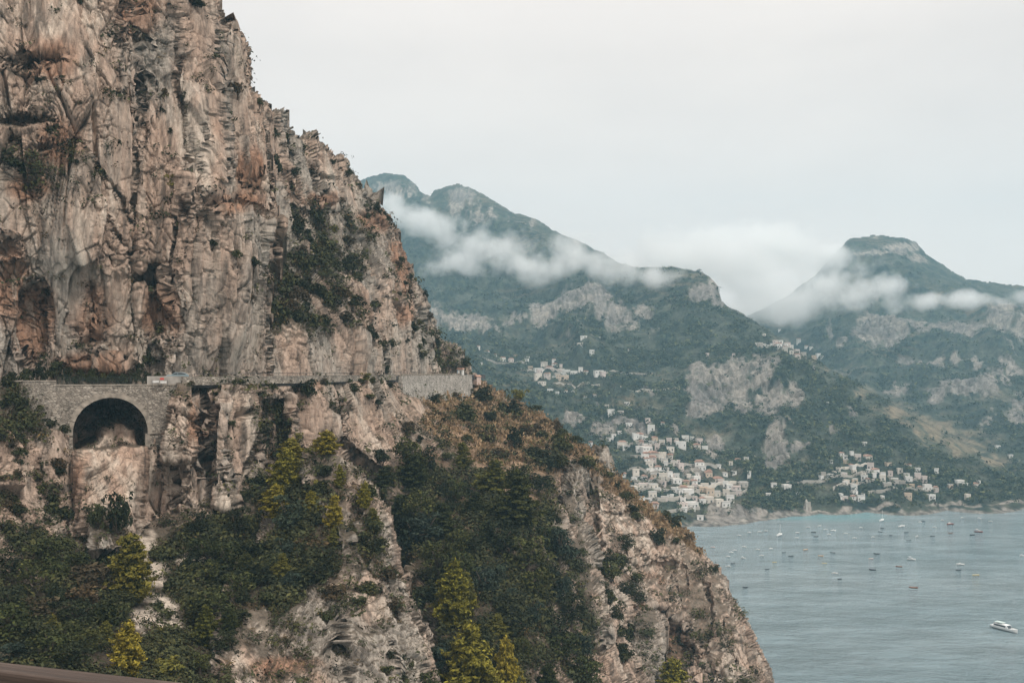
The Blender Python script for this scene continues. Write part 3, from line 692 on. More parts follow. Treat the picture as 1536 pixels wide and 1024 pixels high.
cloud_bank('cloud', [(990,390,1840,100,34),(1085,404,1790,110,56),(1150,436,1830,100,56),(1205,448,1880,96,46),(1232,404,1990,72,60),(1110,376,2000,190,50),(1120,462,1790,64,32),(1180,474,1850,70,26),(1250,376,2060,46,36)],
    'wide pale cloud filling the gap between the two mountains', seed=77, dens=.045, nscale=.010)
cloud_bank('cloud', [(1226,430,1880,64,42),(1282,444,1830,62,32),(1336,438,1790,54,38),(1388,452,1810,56,20),(1440,450,1830,50,16),(1246,384,1990,36,30)], 'ragged white cloud crossing the flat topped mountain', seed=119, dens=.06)
cloud_bank('cloud', [(1536,444,1860,44,18),(1500,452,1870,34,11),(1600,442,1860,60,18)], 'small white cloud wisp at the right shoulder of the flat topped mountain', seed=150, dens=.035)

# ------------------------------------------------------------------ plants
def tris_from(cen, nrm, size, asp=1.0, r=None):
    """one leaf-tuft triangle pair (a small bent diamond) per centre"""
    r = r or rng
    n = len(cen)
    t = r.normal(size=(n, 3)); t -= nrm*(t*nrm).sum(1, keepdims=True); t /= np.linalg.norm(t, axis=1, keepdims=True)
    b = np.cross(nrm, t)
    s = size*(.6+.8*r.random((n, 1)))
    a0 = cen-t*s*asp; a1 = cen+b*s*.5+nrm*s*.15; a2 = cen+t*s*asp; a3 = cen-b*s*.5+nrm*s*.15
    v = np.stack([a0, a1, a2, a3], 1).reshape(-1, 3)
    f = np.arange(n*4).reshape(n, 4)
    return v, f

def tuft_colours(n, base, var, tip, r):
    b = np.array(base)[None]*(1+var*r.normal(size=(n, 1)))
    b = b+(np.array(tip)-b)*(r.random((n, 1))**3)*.8
    return np.repeat(np.clip(b, .004, .6), 4, 0)

def crown_blobs(blobs, per, size, base, tip, seed, var=.28, shell=.55):
    r = np.random.default_rng(seed)
    V, Fc, Cc, off = [], [], [], 0
    for (c, rad) in blobs:
        n = max(12, int(per*rad[0]*rad[2]/.06))
        d = r.normal(size=(n, 3)); d /= np.linalg.norm(d, axis=1, keepdims=True)
        d[:, 2] = np.where(d[:, 2] < -.45, -d[:, 2], d[:, 2])
        q = shell+(1.05-shell)*r.random((n, 1))**.6
        cen = np.array(c)+d*np.array(rad)*q
        nn = d+.75*r.normal(size=(n, 3)); nn /= np.linalg.norm(nn, axis=1, keepdims=True)
        v, f = tris_from(cen, nn, size, r=r)
        cb = np.array(base)*(1+.30*r.normal())
        V.append(v); Fc.append(f+off); off += len(v); Cc.append(tuft_colours(n, np.clip(cb, .004, 1), var, tip, r))
    return np.concatenate(V), np.concatenate(Fc), np.concatenate(Cc)

def bush_mesh(name, base, tip, seed, flat=1.0, loose=0.0, per=92, size=.06):
    r = random.Random(seed); blobs = []
    for i in range(11):
        a = r.uniform(0, 6.28); q = r.uniform(.0, .34)
        z = r.uniform(.2, .72)*flat
        k = r.uniform(.15, .27)*(1-.35*z)
        blobs.append(((math.cos(a)*q, math.sin(a)*q, z), (k*1.15, k*1.15, k*r.uniform(.7, 1.05))))
    for i in range(6):                                 # straggling shoots break the outline
        a = r.uniform(0, 6.28); q = r.uniform(.25, .48); k = r.uniform(.06, .11)
        blobs.append(((math.cos(a)*q, math.sin(a)*q, r.uniform(.1, .95)*flat*(1-q*.6)), (k, k, k*1.3)))
    V, Fc, Cc = crown_blobs(blobs, per, size, base, tip, seed)
    m = MB()
    for i in range(5):
        a = r.uniform(0, 6.28); m.tube([(0, 0, -.35), (.05*math.cos(a), .05*math.sin(a), .05), (.25*math.cos(a), .25*math.sin(a), .5*flat)], [.03, .022, .01], 5)
    tv = np.array(m.v)
    b = len(V)
    faces = [tuple(f) for f in Fc.tolist()]+[tuple(b+i for i in f) for f in m.f]
    Vv = np.concatenate([V, tv]); Cc = np.concatenate([Cc, np.tile([[.06, .045, .035]], (len(tv), 1))])
    o = link_mesh(name, Vv, faces, M['leaf'], col=Cc)
    return o

def trunk_mesh(m, h, r0, lean, seed):
    r = random.Random(seed)
    pts = [(0, 0, -.12*h)]+[(lean*t*t+r.uniform(-.012, .012), r.uniform(-.012, .012), t*h) for t in (.02, .25, .5, .75, .96)]
    m.tube(pts, [r0*1.25, r0, r0*.8, r0*.6, r0*.35, r0*.12], 7)
    return pts

def pine_tree(base, tip, seed, width=.5, layered=1.0, bare=.12, per=1.0):
    """conical pine, unit height: trunk with whorls of limbs; crown of needle tufts along them"""
    r = random.Random(seed); g = np.random.default_rng(seed)
    root = empty('pine_tree', (0, 0, 0))
    m = MB(); lean = r.uniform(-.04, .04)
    trunk_mesh(m, 1.0, .02, lean, seed)
    cen, nn, cols = [], [], []
    nw = 12
    for i in range(nw):
        t = bare+(1-bare)*(i/(nw-.4))
        L = width*.5*(1.06-t)**.6*(1.15 if t > bare+.1 else .75)*r.uniform(.7, 1.2)
        nb = 9 if t < .75 else 6
        for k in range(nb):
            a = 6.283*(k+r.random()*.7)/nb+i*.9
            l = L*r.uniform(.5, 1.25)
            ux, uy = math.cos(a), math.sin(a)
            z0 = t; x0 = lean*t*t
            tipz = z0+.10*l/width*r.uniform(.2, 1.3)
            m.tube([(x0, 0, z0), (x0+ux*l*.9, uy*l*.9, tipz)], [.0065, .002], 4)
            cc = np.array(base)*(1+.28*g.normal())
            nt_ = int((20+110*l/.25)*per)
            s = .25+.8*g.random((nt_, 1))**.8
            p = np.array([[x0, 0, z0]])+s*np.array([[ux*l, uy*l, tipz-z0]])
            p = p+g.normal(size=(nt_, 3))*np.array([.030, .030, .020*layered])*(1.1-.35*s)
            cen.append(p)
            v = g.normal(size=(nt_, 3))*.8+np.array([ux*.4, uy*.4, .75]); nn.append(v/np.linalg.norm(v, axis=1, keepdims=True))
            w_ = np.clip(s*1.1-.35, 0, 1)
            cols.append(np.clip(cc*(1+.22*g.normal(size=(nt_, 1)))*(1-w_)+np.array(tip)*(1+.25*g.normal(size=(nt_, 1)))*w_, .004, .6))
    n = 40
    p = np.array([[lean, 0, .97]])+g.normal(size=(n, 3))*np.array([.02, .02, .035]); cen.append(p)
    v = g.normal(size=(n, 3))+np.array([0, 0, .6]); nn.append(v/np.linalg.norm(v, axis=1, keepdims=True)); cols.append(np.tile(np.array(tip), (n, 1)))
    V, Fq = tris_from(np.concatenate(cen), np.concatenate(nn), .021, 1.2, g)
    link_mesh('crown', V, Fq, M['leaf'], root, col=np.repeat(np.concatenate(cols), 4, 0))
    m.build('trunk', M['bark'], root, True)
    return root

def broad_tree(base, tip, seed, per=170, size=.036):
    r = random.Random(seed)
    root = empty('broadleaf_tree', (0, 0, 0))
    m = MB(); m.tube([(0, 0, -.15), (0, 0, .05), (.02, .01, .25), (.0, .02, .4)], [.045, .04, .034, .03], 7)
    blobs = []
    for i in range(20):
        a = r.uniform(0, 6.28); z = r.uniform(.28, .88); q = r.uniform(.08, .36)*(1-.55*abs(z-.5))
        k = r.uniform(.10, .19)
        c = (math.cos(a)*q, math.sin(a)*q, z)
        blobs.append((c, (k*1.1, k*1.1, k*.85)))
        if i % 2 == 0: m.tube([(0, .02, .38), (c[0]*.5, c[1]*.5, .38+(z-.38)*.6), c], [.022, .014, .006], 5)
    V, Fc, Cc = crown_blobs(blobs, per, size, base, tip, seed)
    link_mesh('crown', V, Fc, M['leaf'], root, col=Cc)
    m.build('trunk', M['bark'], root, True)
    return root

G = {}
YEL, YTIP = (.066, .062, .013), (.235, .195, .028)
MID, MTIP = (.042, .048, .013), (.13, .115, .022)
DRK, DTIP = (.015, .0185, .009), (.042, .046, .018)
OLV, OTIP = (.030, .034, .013), (.075, .074, .026)
BRN, BTIP = (.045, .033, .020), (.09, .066, .036)
BLU, LTIP = (.018, .027, .020), (.050, .066, .045)
YBU, YBTIP = (.085, .08, .018), (.17, .145, .026)
PROTO = {
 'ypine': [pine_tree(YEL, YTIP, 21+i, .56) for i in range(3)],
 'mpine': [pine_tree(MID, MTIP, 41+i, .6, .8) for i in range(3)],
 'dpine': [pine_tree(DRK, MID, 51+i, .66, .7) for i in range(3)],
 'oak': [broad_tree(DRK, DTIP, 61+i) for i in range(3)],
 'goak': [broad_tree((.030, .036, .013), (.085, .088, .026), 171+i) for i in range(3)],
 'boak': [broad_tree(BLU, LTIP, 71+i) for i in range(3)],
 'dbush': [bush_mesh('shrub', DRK, DTIP, 81+i) for i in range(3)],
 'bush': [bush_mesh('shrub', OLV, OTIP, 91+i) for i in range(3)],
 'bbush': [bush_mesh('shrub', BRN, BTIP, 101+i, .85) for i in range(3)],
 'ybush': [bush_mesh('shrub', YBU, YBTIP, 111+i) for i in range(2)],
}
USED = set()
KIND = {'ypine': ('pine', 'yellow green pine'), 'mpine': ('pine', 'mid green pale tipped pine'), 'dpine': ('pine', 'dark green layered pine'),
        'oak': ('tree', 'dark green round crowned tree'), 'boak': ('tree', 'blue green round crowned tree'),
        'goak': ('tree', 'olive green round crowned tree'), 'dbush': ('shrub', 'dark green shrub'), 'bush': ('shrub', 'olive green shrub'), 'bbush': ('shrub', 'brown dry shrub'), 'ybush': ('shrub', 'yellow green shrub')}
PLANTS = []
def plant(kind, px, py, h, w=None, sheets=None, sink=.06):
    p, n = pick(px, py, sheets)
    if p is None: return None
    w = w or h*(.55 if 'pine' in kind else .95 if 'oak' in kind else 1.15)
    hm, wm = h*p.y/F, w*p.y/F
    L = PROTO[kind]; k = random.randrange(len(L)); src = L[k]
    if (kind, k) in USED: o = copy_tree(src)
    else: o = src; USED.add((kind, k))
    ws = wm/(.57 if 'pine' in kind else .92 if 'oak' in kind else .98)
    o.location = p+Vector((0, .12*wm if 'bush' in kind else .05*wm, -sink*hm))
    o.rotation_euler = (random.uniform(-.06, .06), random.uniform(-.08, .08), random.uniform(0, 6.28)); o.scale = (ws, ws, hm)
    PLANTS.append((o, kind, px, py, hm, wm))
    return o

PL = '''dbush 460 597 38 40;bush 455 614 24 26;bush 530 590 20 24;ybush 541 577 15 20;dbush 510 598 15 16;bush 488 614 20 26;dbush 617 591 28 26;dbush 722 604 33 40;ybush 777 603 23 34;bush 693 637 38 52;bbush 655 631 18 30
dbush 733 634 24 24;dbush 772 624 32 30;bush 750 614 16 20;bush 806 618 14 22;bbush 833 645 24 26;dbush 772 672 40 30;bbush 610 654 30 30;ypine 490 686 38 38;ypine 427 738 66 48;ypine 446 704 42 40;ypine 414 776 52 44;ybush 462 694 28 36;ybush 440 664 18 26;ybush 525 600 14 20;ypine 509 732 36 17;ybush 478 744 30 32;ypine 470 772 36 27;ypine 500 797 54 28;ypine 546 764 42 20
mpine 694 706 46 26;dpine 622 734 56 42;mpine 740 748 60 50;dpine 776 794 96 64;dpine 710 774 40 34;dbush 700 737 22 26;dbush 820 702 32 74;bush 840 684 44 42;bush 880 708 30 34;bush 862 668 20 26;dbush 800 690 26 44;bush 850 710 28 30;dbush 905 712 24 26
ypine 678 938 104 54;mpine 702 925 72 30;ypine 706 1066 138 84;ypine 756 1050 96 40;ypine 784 1044 50 24;ypine 803 1034 32 18;ypine 1010 1058 76 54;ybush 1001 934 15 18
dbush 174 805 88 46;bush 146 795 52 34;mpine 194 905 112 64;ypine 186 1015 90 50;mpine 310 966 66 36;ybush 250 1020 44 62;oak 296 808 46 40;boak 430 808 70 66;oak 352 812 50 50;dbush 85 718 22 20;bbush 55 724 16 18;bbush 115 738 20 24
bbush 450 846 24 34;bush 480 856 26 34;boak 18 996 44 60;dbush 35 258 28 52;bush 68 268 18 22;dbush 108 252 22 22;dbush 14 250 26 40;dbush 95 127 18 28;dbush 60 127 13 24;bbush 20 205 20 30;ybush 275 284 28 28;dbush 264 337 34 40;bush 255 307 22 22
bush 343 60 13 15;dbush 364 136 13 13;bush 381 163 20 14;dbush 293 14 26 36;dbush 115 10 16 18;dbush 275 152 18 11;bbush 340 147 26 32;dbush 181 214 9 8;dbush 257 202 16 9;dbush 284 230 26 11;bbush 248 142 20 14;dbush 247 167 14 11;ybush 403 196 22 22;bush 416 206 22 22
bush 427 208 14 16;bush 456 224 16 20;dbush 420 268 54 24;dbush 438 264 24 16;bush 434 316 16 22;dbush 365 403 27 24;bbush 367 453 24 22;bush 302 354 20 24;dbush 316 372 20 22;bush 331 390 20 20;bbush 168 397 20 18;dbush 225 558 52 42;dbush 198 557 36 28
bush 260 522 18 22;dbush 433 360 40 30;dbush 452 398 34 26;dbush 520 414 36 38;bush 536 420 20 24;ybush 502 348 18 18;bush 470 334 20 30;dbush 488 362 18 22;bbush 500 300 12 22;dbush 545 521 44 32;bush 580 522 20 20;dbush 590 520 18 16;dbush 621 502 30 28;bbush 634 478 14 14
bush 637 517 16 14;ybush 580 454 22 18;bush 566 462 16 26;bbush 556 470 14 24;dbush 561 324 26 18;dbush 574 332 18 16;bush 590 352 16 12;dbush 602 366 18 12;bush 610 392 16 10;dbush 618 420 16 10;dbush 630 448 16 9;bbush 598 400 14 18;bush 580 400 12 18;dbush 606 452 12 12
dbush 657 524 24 12;dbush 693 556 20 18;bush 684 566 10 12;dbush 578 566 24 12;bush 500 226 10 14;dbush 476 212 10 12;bush 540 280 10 14;bush 520 262 10 18;dbush 490 250 12 16;bbush 470 262 18 26
bush 952 780 16 24;dbush 990 818 38 28;dbush 1012 793 30 36;bush 1000 778 16 20;bush 916 874 38 52;bush 912 908 34 46;dbush 1076 858 17 16;dbush 1051 820 12 10;bush 912 722 24 26;dbush 926 738 24 26;bush 940 750 20 26;dbush 948 772 18 22;bush 1014 818 16 20;bbush 1030 812 16 22;bush 1052 830 12 12;bush 1100 905 10 8;bush 966 764 14 20
bush 40 600 26 44;dbush 16 612 34 44;bush 62 624 30 26;dbush 76 645 24 22;bbush 20 650 24 36;bush 50 585 14 24;dbush 12 580 16 30;bbush 76 700 18 24;dbush 88 655 20 20;bush 20 690 20 26;dbush 30 770 24 36;bbush 60 800 26 40;dbush 90 780 26 36;bush 120 790 24 34;bush 95 830 26 40;bbush 150 840 24 30
dbush 410 660 26 24;dbush 420 690 28 30;bbush 400 640 20 20;dbush 442 640 22 22;bush 432 715 26 30;bbush 460 700 18 22;dbush 385 730 26 40;dbush 360 752 22 40;dbush 330 774 24 34;bush 395 760 24 34;bush 310 650 12 16;bbush 285 612 8 10;bush 355 640 14 22;bush 700 665 18 20;bbush 728 660 22 30
bbush 790 655 24 30;bush 810 660 18 26;bbush 815 640 16 22;bush 845 655 16 22;dbush 630 665 16 16;bush 610 690 18 18;bbush 572 722 20 24;dbush 560 612 14 20;bush 548 602 14 28;bbush 528 612 14 22;bush 668 690 14 20;bbush 745 690 24 34;bush 720 715 20 24'''
for ln in PL.replace('\n', ';').split(';'):
    k, a, b, h, w_ = ln.split(); plant(k, float(a), float(b), float(h), float(w_))

rb_ = random.Random(77)
for i in range(20):                                    # bushes along the foot of the road parapet
    plant(rb_.choice(['bush', 'dbush', 'bbush', 'bush']), 288+i*15.5+rb_.uniform(-5, 5), 578+rb_.uniform(-3, 9), rb_.uniform(8, 15), rb_.uniform(10, 22))
# the hedge along the road, the bowl of scrub on the cliff, the dark wood in the gully and the thicket at lower left
KEYS = [(px, py, h_, w_) for o, k_, px, py, hm, wm in PLANTS for h_, w_ in [(hm/pick(px, py)[0].y*F, wm/pick(px, py)[0].y*F)] if h_ > 32]
def fill(n, poly, kinds, hr, sheets=None, seed=1, mind=16, wr=1.15):
    r = random.Random(seed); P = np.array(poly); got = []
    X0, Y0 = P.min(0); X1, Y1 = P.max(0); t = 0
    while len(got) < n and t < 3000:
        t += 1
        x, y = r.uniform(X0, X1), r.uniform(Y0, Y1)
        h = r.uniform(*hr); k = r.choice(kinds); w = h*r.uniform(.85, 1.25)*(.62 if 'pine' in k else wr)
        if sdf(poly, np.array([[x]], np.float32), np.array([[y]], np.float32))[0, 0] < 0: continue
        if any((x-a)**2+((y-b)*1.3)**2 < mind**2 for a, b, *_ in got): continue
        if any(abs(x-kx) < .42*(w+kw) and y > ky-kh*.2 and y-h < ky-.22*kh for kx, ky, kh, kw in KEYS): continue      # keep the notable trees in view
        got.append((x, y, h, k, w))
    for x, y, h, k, w in sorted(got, key=lambda q: q[1]):
        plant(k, x, y, h, w, sheets)
fill(20, [(406,440),(430,405),(470,405),(495,430),(508,470),(512,498),(480,496),(406,496)], ['dbush','bush','dbush','bbush'], (20,32), [cliffB], 3, 13)
fill(13, [(430,330),(520,350),(540,400),(500,425),(440,400)], ['bush','bbush','dbush'], (12,20), [cliffB], 4, 16)
fill(14, [(540,290),(600,370),(640,470),(630,540),(600,500),(590,400),(550,330)], ['bush','bbush','dbush'], (8,15), [cliffB], 41, 14)
fill(46, [(560,740),(640,700),(700,760),(800,780),(840,800),(850,900),(900,960),(880,1060),(640,1060),(655,1000),(630,920),(600,830)], ['oak','goak','boak','oak','dpine','boak','goak','mpine'], (40,72), None, 5, 24, .95)
fill(14, [(570,690),(640,700),(720,720),(830,720),(830,800),(740,800),(640,780),(590,760)], ['dbush','oak','bush','dbush'], (24,40), None, 6, 26)
fill(24, [(0,870),(90,840),(150,820),(200,850),(200,1000),(160,1020),(0,990)], ['oak','goak','bush','oak','dbush','bbush','goak','mpine'], (36,66), None, 7, 30)
fill(18, [(270,856),(340,806),(400,790),(400,830),(360,900),(340,1000),(290,1020),(310,900)], ['oak','dbush','goak','dpine','bush','goak'], (34,62), None, 8, 25)
fill(8, [(210,820),(290,830),(300,940),(250,1000),(215,900)], ['bush','bbush','ybush','bush'], (18,30), None, 9, 24)
fill(26, [(375,790),(440,700),(480,690),(500,760),(515,850),(470,890),(380,920),(345,960)], ['boak','bush','oak','dbush','mpine','bbush','dbush'], (26,50), None, 10, 20)
fill(7, [(400,870),(520,850),(590,870),(610,940),(560,960),(420,930)], ['bush','bbush','dbush'], (20,36), None, 11, 28)
fill(6, [(540,740),(566,740),(596,820),(590,880),(555,860)], ['dbush','bush','mpine'], (24,40), None, 12, 20)
fill(10, [(640,610),(700,590),(830,640),(860,690),(760,680),(680,650)], ['bush','bbush','dbush'], (12,24), None, 13, 24)
fill(16, [(0,650),(90,680),(130,760),(60,780),(0,760)], ['bbush','bush','dbush'], (14,24), None, 14, 20)
fill(12, [(890,850),(940,830),(960,900),(930,1010),(905,960)], ['bush','dbush','oak'], (26,40), None, 15, 22)
fill(10, [(560,1000),(640,980),(640,1024),(560,1040)], ['bush','dbush'], (12,22), None, 16, 22)

LAND = [((165,620),'the stone arch'),((258,545),'the road by the parked car'),((690,580),'the wall at the road bend'),((492,672),'the tip of the pale rock spine'),((600,860),'the foot of the pale rock spine'),((905,690),'the pinnacle on the crest'),
        ((968,960),'the round boulder buttress'),((1012,950),'the cave mouth'),((1040,820),'the seaward cliff edge'),((760,600),'the dry grass crest'),((860,780),'the grey rock column'),((720,900),'the dark gully'),((60,95),'the topmost dark hollow'),((45,255),'the shady ledge at far left'),
        ((330,90),'the top of the left cliff'),((230,430),'the deep recess in the big cliff'),((137,470),'the rust stained hollow'),((455,465),'the green bowl on the cliff'),((520,400),'the steep scrubby shelf'),((600,400),'the jagged right edge of the cliff'),((450,215),'the little spires on the skyline'),
        ((270,300),'the crack in the middle of the big cliff'),((120,560),'the fence on the arch bridge'),((140,760),'the rock below the arch'),((60,900),'the thicket at lower left'),((260,900),'the pale scree strip'),((130,1000),'the wooden rail'),((430,780),'the slope left of the spine'),((440,600),'the gully below the road'),
        ((320,700),'the grey buttress below the road'),((600,580),'the rock just below the road'),((480,960),'the pink rock foot of the spine'),((700,700),'the rubble slope under the crest'),((690,545),'the small outcrop beyond the bend'),((366,430),'the grey face right of the recess'),((20,620),'the bushy knob left of the arch'),((400,200),'the notch in the skyline')]
ORD = ['', 'second', 'third', 'fourth', 'fifth', 'sixth', 'seventh', 'eighth', 'ninth', 'tenth', 'eleventh', 'twelfth', 'thirteenth', 'fourteenth', 'fifteenth', 'sixteenth', 'seventeenth', 'eighteenth', 'nineteenth', 'twentieth', 'twenty-first', 'twenty-second', 'twenty-third', 'twenty-fourth', 'twenty-fifth', 'twenty-sixth', 'twenty-seventh', 'twenty-eighth', 'twenty-ninth', 'thirtieth'] + ['thirty-%s' % q for q in 'first second third fourth fifth sixth seventh eighth ninth'.split()]
def ordinal_labels(groups):
    """groups: base label -> list of (object, px, py); look-alikes beside one landmark are told apart left to right"""
    for lab, L in groups.items():
        if len(L) == 1: L[0][0]['label'] = lab; continue
        L.sort(key=lambda q: q[1])
        for i, (o, px, py) in enumerate(L):
            o['label'] = lab+(', leftmost' if i == 0 else ', rightmost' if i == len(L)-1 else ', %s from left' % ORD[i])
gr = {}
for o, kind, px, py, hm, wm in PLANTS:
    cat, desc = KIND[kind]
    o['category'] = cat
    size = ('tall ' if hm > 7.5 else 'small ' if hm < 4 else '') if cat != 'shrub' else ('large ' if hm > 4 else 'tiny ' if hm < 1.7 else '')
    pl = min(LAND, key=lambda q: (q[0][0]-px)**2+((q[0][1]-py)*1.1)**2)[1]
    o['group'] = {'pine': 'pine trees on the slopes below the road', 'tree': 'round crowned trees on the slopes below the road', 'shrub': 'shrubs growing on the cliffs'}[cat]
    gr.setdefault(size+desc+' by '+pl, []).append((o, px, py))
ordinal_labels(gr)

# ground cover nobody could count: low tufts over every ledge and slope
def ground_cover(name, n, weight, base, tip, size, sheets, seed, label, cat, grass=False):
    g = np.random.default_rng(seed); V, Fc, Cc, off = [], [], [], 0
    tot = 0; W = []
    for s in sheets:
        wgt = np.where(s.ok & (s.D > 2), weight(s), 0); wgt = wgt*(s.P[..., 1]/200.0)**0; W.append(wgt); tot += wgt.sum()
    for s, wgt in zip(sheets, W):
        k = int(n*wgt.sum()/tot)
        if k == 0: continue
        idx = g.choice(wgt.size, k, p=(wgt/wgt.sum()).ravel())
        p = s.P.reshape(-1, 3)[idx].astype(float); nn = s.n.reshape(-1, 3)[idx]
        sz = size*(.45+g.random((k, 1))**2*1.4)*(p[:, 1:2]/200)**.75
        m = 6 if grass else 9 if name == 'woodland' else 26
        P2 = np.repeat(p, m, 0); S2 = np.repeat(sz, m, 0); N2 = np.repeat(nn, m, 0)
        q = g.normal(size=P2.shape)
        up = np.array([0, 0, 1.0])
        cen = P2+(q*np.array([.5, .5, .32])+up*.35+N2*.25)*S2
        d = q*.8+up*.7+N2*.4+.5*g.normal(size=q.shape); d /= np.linalg.norm(d, axis=1, keepdims=True)
        if grass: d = np.cross(d, up); d /= np.linalg.norm(d, axis=1, keepdims=True)+1e-6
        v, f = tris_from(cen, d, S2*(.42 if grass else .45 if name == 'woodland' else .2), 1.0, g)
        cc = np.array(base)*(1+.35*g.normal(size=(k, 1))); t = (g.random((k, 1))**2.5); cc = cc+(np.array(tip)-cc)*t
        cc = np.repeat(cc, m, 0)*(1+.2*g.normal(size=(k*m, 1)))
        V.append(v); Fc.append(f+off); off += len(v); Cc.append(np.repeat(np.clip(cc, .005, .5), 4, 0))
    o = link_mesh(name, np.concatenate(V), np.concatenate(Fc), M['leaf'], col=np.concatenate(Cc))
    tag(o, label, cat, kind='stuff')
    return o
VEG = [([(-70,900),(60,880),(150,820),(230,820),(300,800),(370,750),(430,690),(500,700),(600,740),(640,700),(820,720),(850,860),(900,980),(900,1110),(640,1110),(-70,1110)], 1.5), ([(390,590),(440,600),(450,640),(420,720),(390,720)], .7), ([(640,590),(706,575),(860,660),(890,700),(800,740),(640,690)], .3),
       ([(402,395),(440,385),(490,400),(512,450),(520,500),(480,500),(404,500)], 1.6), ([(430,290),(520,320),(560,360),(540,430),(430,400)], .9), ([(-70,215),(110,215),(150,270),(60,285),(-70,275)], .5), ([(-70,572),(50,580),(70,640),(40,680),(-70,700)], .8), ([(360,900),(420,710),(460,690),(495,760),(510,840),(480,880),(420,920)], 1.6),
       ([(526,720),(552,760),(580,850),(560,870),(524,830)], .5), ([(640,490),(690,525),(700,560),(650,575)], .8), ([(540,290),(640,440),(650,560),(600,480)], .3), ([(0,700),(90,720),(140,800),(60,880),(-70,880)], .22)]
def veg_weight(s):
    x, y, z = s.P[..., 0], s.P[..., 1], s.P[..., 2]
    nz = s.n[..., 2]
    cl = sstep(-.12, .35, fbm(x/6+2, y/6, z/6, 4))
    w0 = .010+.16*sstep(.45, .85, nz)
    for i, (poly, k) in enumerate(VEG):
        if i == 0 and s is not lower: k = 0
        w0 = w0+k*sstep(-15, 20, sdf(poly, s.X, s.Yp))*sstep(-.15, .4, nz+.15)
    for poly in BARE: w0 = w0*(1-.85*sstep(-6, 8, sdf(poly, s.X, s.Yp)))
    return w0*(cl+.02)
ground_cover('scrub', 30000, veg_weight, (.022, .026, .012), (.060, .060, .022), 1.2, [spine, lower, cliffB, cliffA, outcrop, column, boulder, pinnacle], 5, 'low olive green scrub tufted over the ledges and slopes', 'scrub')
ground_cover('scrub', 12000, veg_weight, (.05, .036, .02), (.10, .066, .026), .8, [spine, lower, cliffB, cliffA, outcrop, column], 6, 'low russet and brown scrub between the green shrubs', 'scrub')
def grass_weight(s):
    b = fbm(s.P[..., 0]/5, s.P[..., 1]/5, s.P[..., 2]/5, 3)
    return sstep(-12, 14, sdf(HILLTOP, s.X, s.Yp))*sstep(-.2, .3, b)+sstep(-8, 8, sdf([(880,676),(1050,800),(1060,830),(1000,800),(900,710)], s.X, s.Yp))
ground_cover('grass', 9000, grass_weight, (.21, .145, .09), (.32, .24, .15), .55, [lower], 8, 'dry straw coloured grass on the crest beyond the road', 'grass', True)

TOWNS = [[(925,650),(1000,640),(1030,690),(1090,695),(1130,720),(1120,760),(1040,785),(960,770),(930,720)], [(1225,670),(1345,680),(1350,740),(1300,758),(1235,755)], [(700,515),(780,530),(900,520),(915,560),(840,600),(790,580),(700,540)], [(1120,505),(1190,510),(1245,540),(1180,552),(1125,535)]]
def wood_weight(s):
    f = s.colfield
    w0 = (f['trees']*(.25+.75*sstep(-.2, .25, f['j']))+.07)*(1-.8*f['rk'])*(1-np.clip(f['dr'], 0, 1))*sstep(2.5, 8, s.P[..., 2])*sstep(2200, 900, s.P[..., 1])
    for poly in TOWNS: w0 = w0*(1-.62*sstep(-8, 10, sdf(poly, s.X, s.Yp)))
    return w0
ground_cover('woodland', 46000, wood_weight, (.016, .028, .022), (.085, .098, .052), .62, [massif, headland], 12, 'dense green wood and scrub covering the far mountainsides', 'woodland')

# ------------------------------------------------------------------ the coast road, the arch bridge and what stands on them
RZ = 118.3
RP = [(-110,170),(-40,173.5),(0,175.2),(80,178),(166,180.6),(250,183.6),(330,191),(440,214),(500,236),(560,265),(640,316),(700,350),(722,368),(736,384)]
def road_z(px):
    t = min(max((px-222)/45, 0), 1); return RZ-1.05*(1-t*t*(3-2*t))
def road_pt(px):
    for (a, ya), (b, yb) in zip(RP[:-1], RP[1:]):
        if px <= b:
            t = (px-a)/(b-a); Y = ya+(yb-ya)*t; return Vector((Y*(px-CX)/F, Y, road_z(px)))
    return Vector((RP[-1][1]*(RP[-1][0]-CX)/F, RP[-1][1], RZ))
def road_dir(px):
    return (road_pt(px+4)-road_pt(px-4)).normalized()
def strip(mb, xs, in0, in1, z0, z1, m=0):
    """a band following the road: from in0 to in1 metres in from its outer edge, z0 to z1 above the carriageway"""
    ring = []
    for px in xs:
        p = road_pt(px); d = road_dir(px); n = Vector((-d.y, d.x, 0)); n = n if n.y > 0 else -n
        ring.append([p+n*in0+Vector((0, 0, z0)), p+n*in1+Vector((0, 0, z0)), p+n*in1+Vector((0, 0, z1)), p+n*in0+Vector((0, 0, z1))])
    vs = [v for r_ in ring for v in r_]; fs = []
    for i in range(len(ring)-1):
        for k in range(4):
            q = (k+1) % 4
            fs.append((i*4+k, i*4+q, (i+1)*4+q, (i+1)*4+k))
    e = (len(ring)-1)*4
    mb.add(vs, fs+[(3, 2, 1, 0), (e, e+1, e+2, e+3)], m)

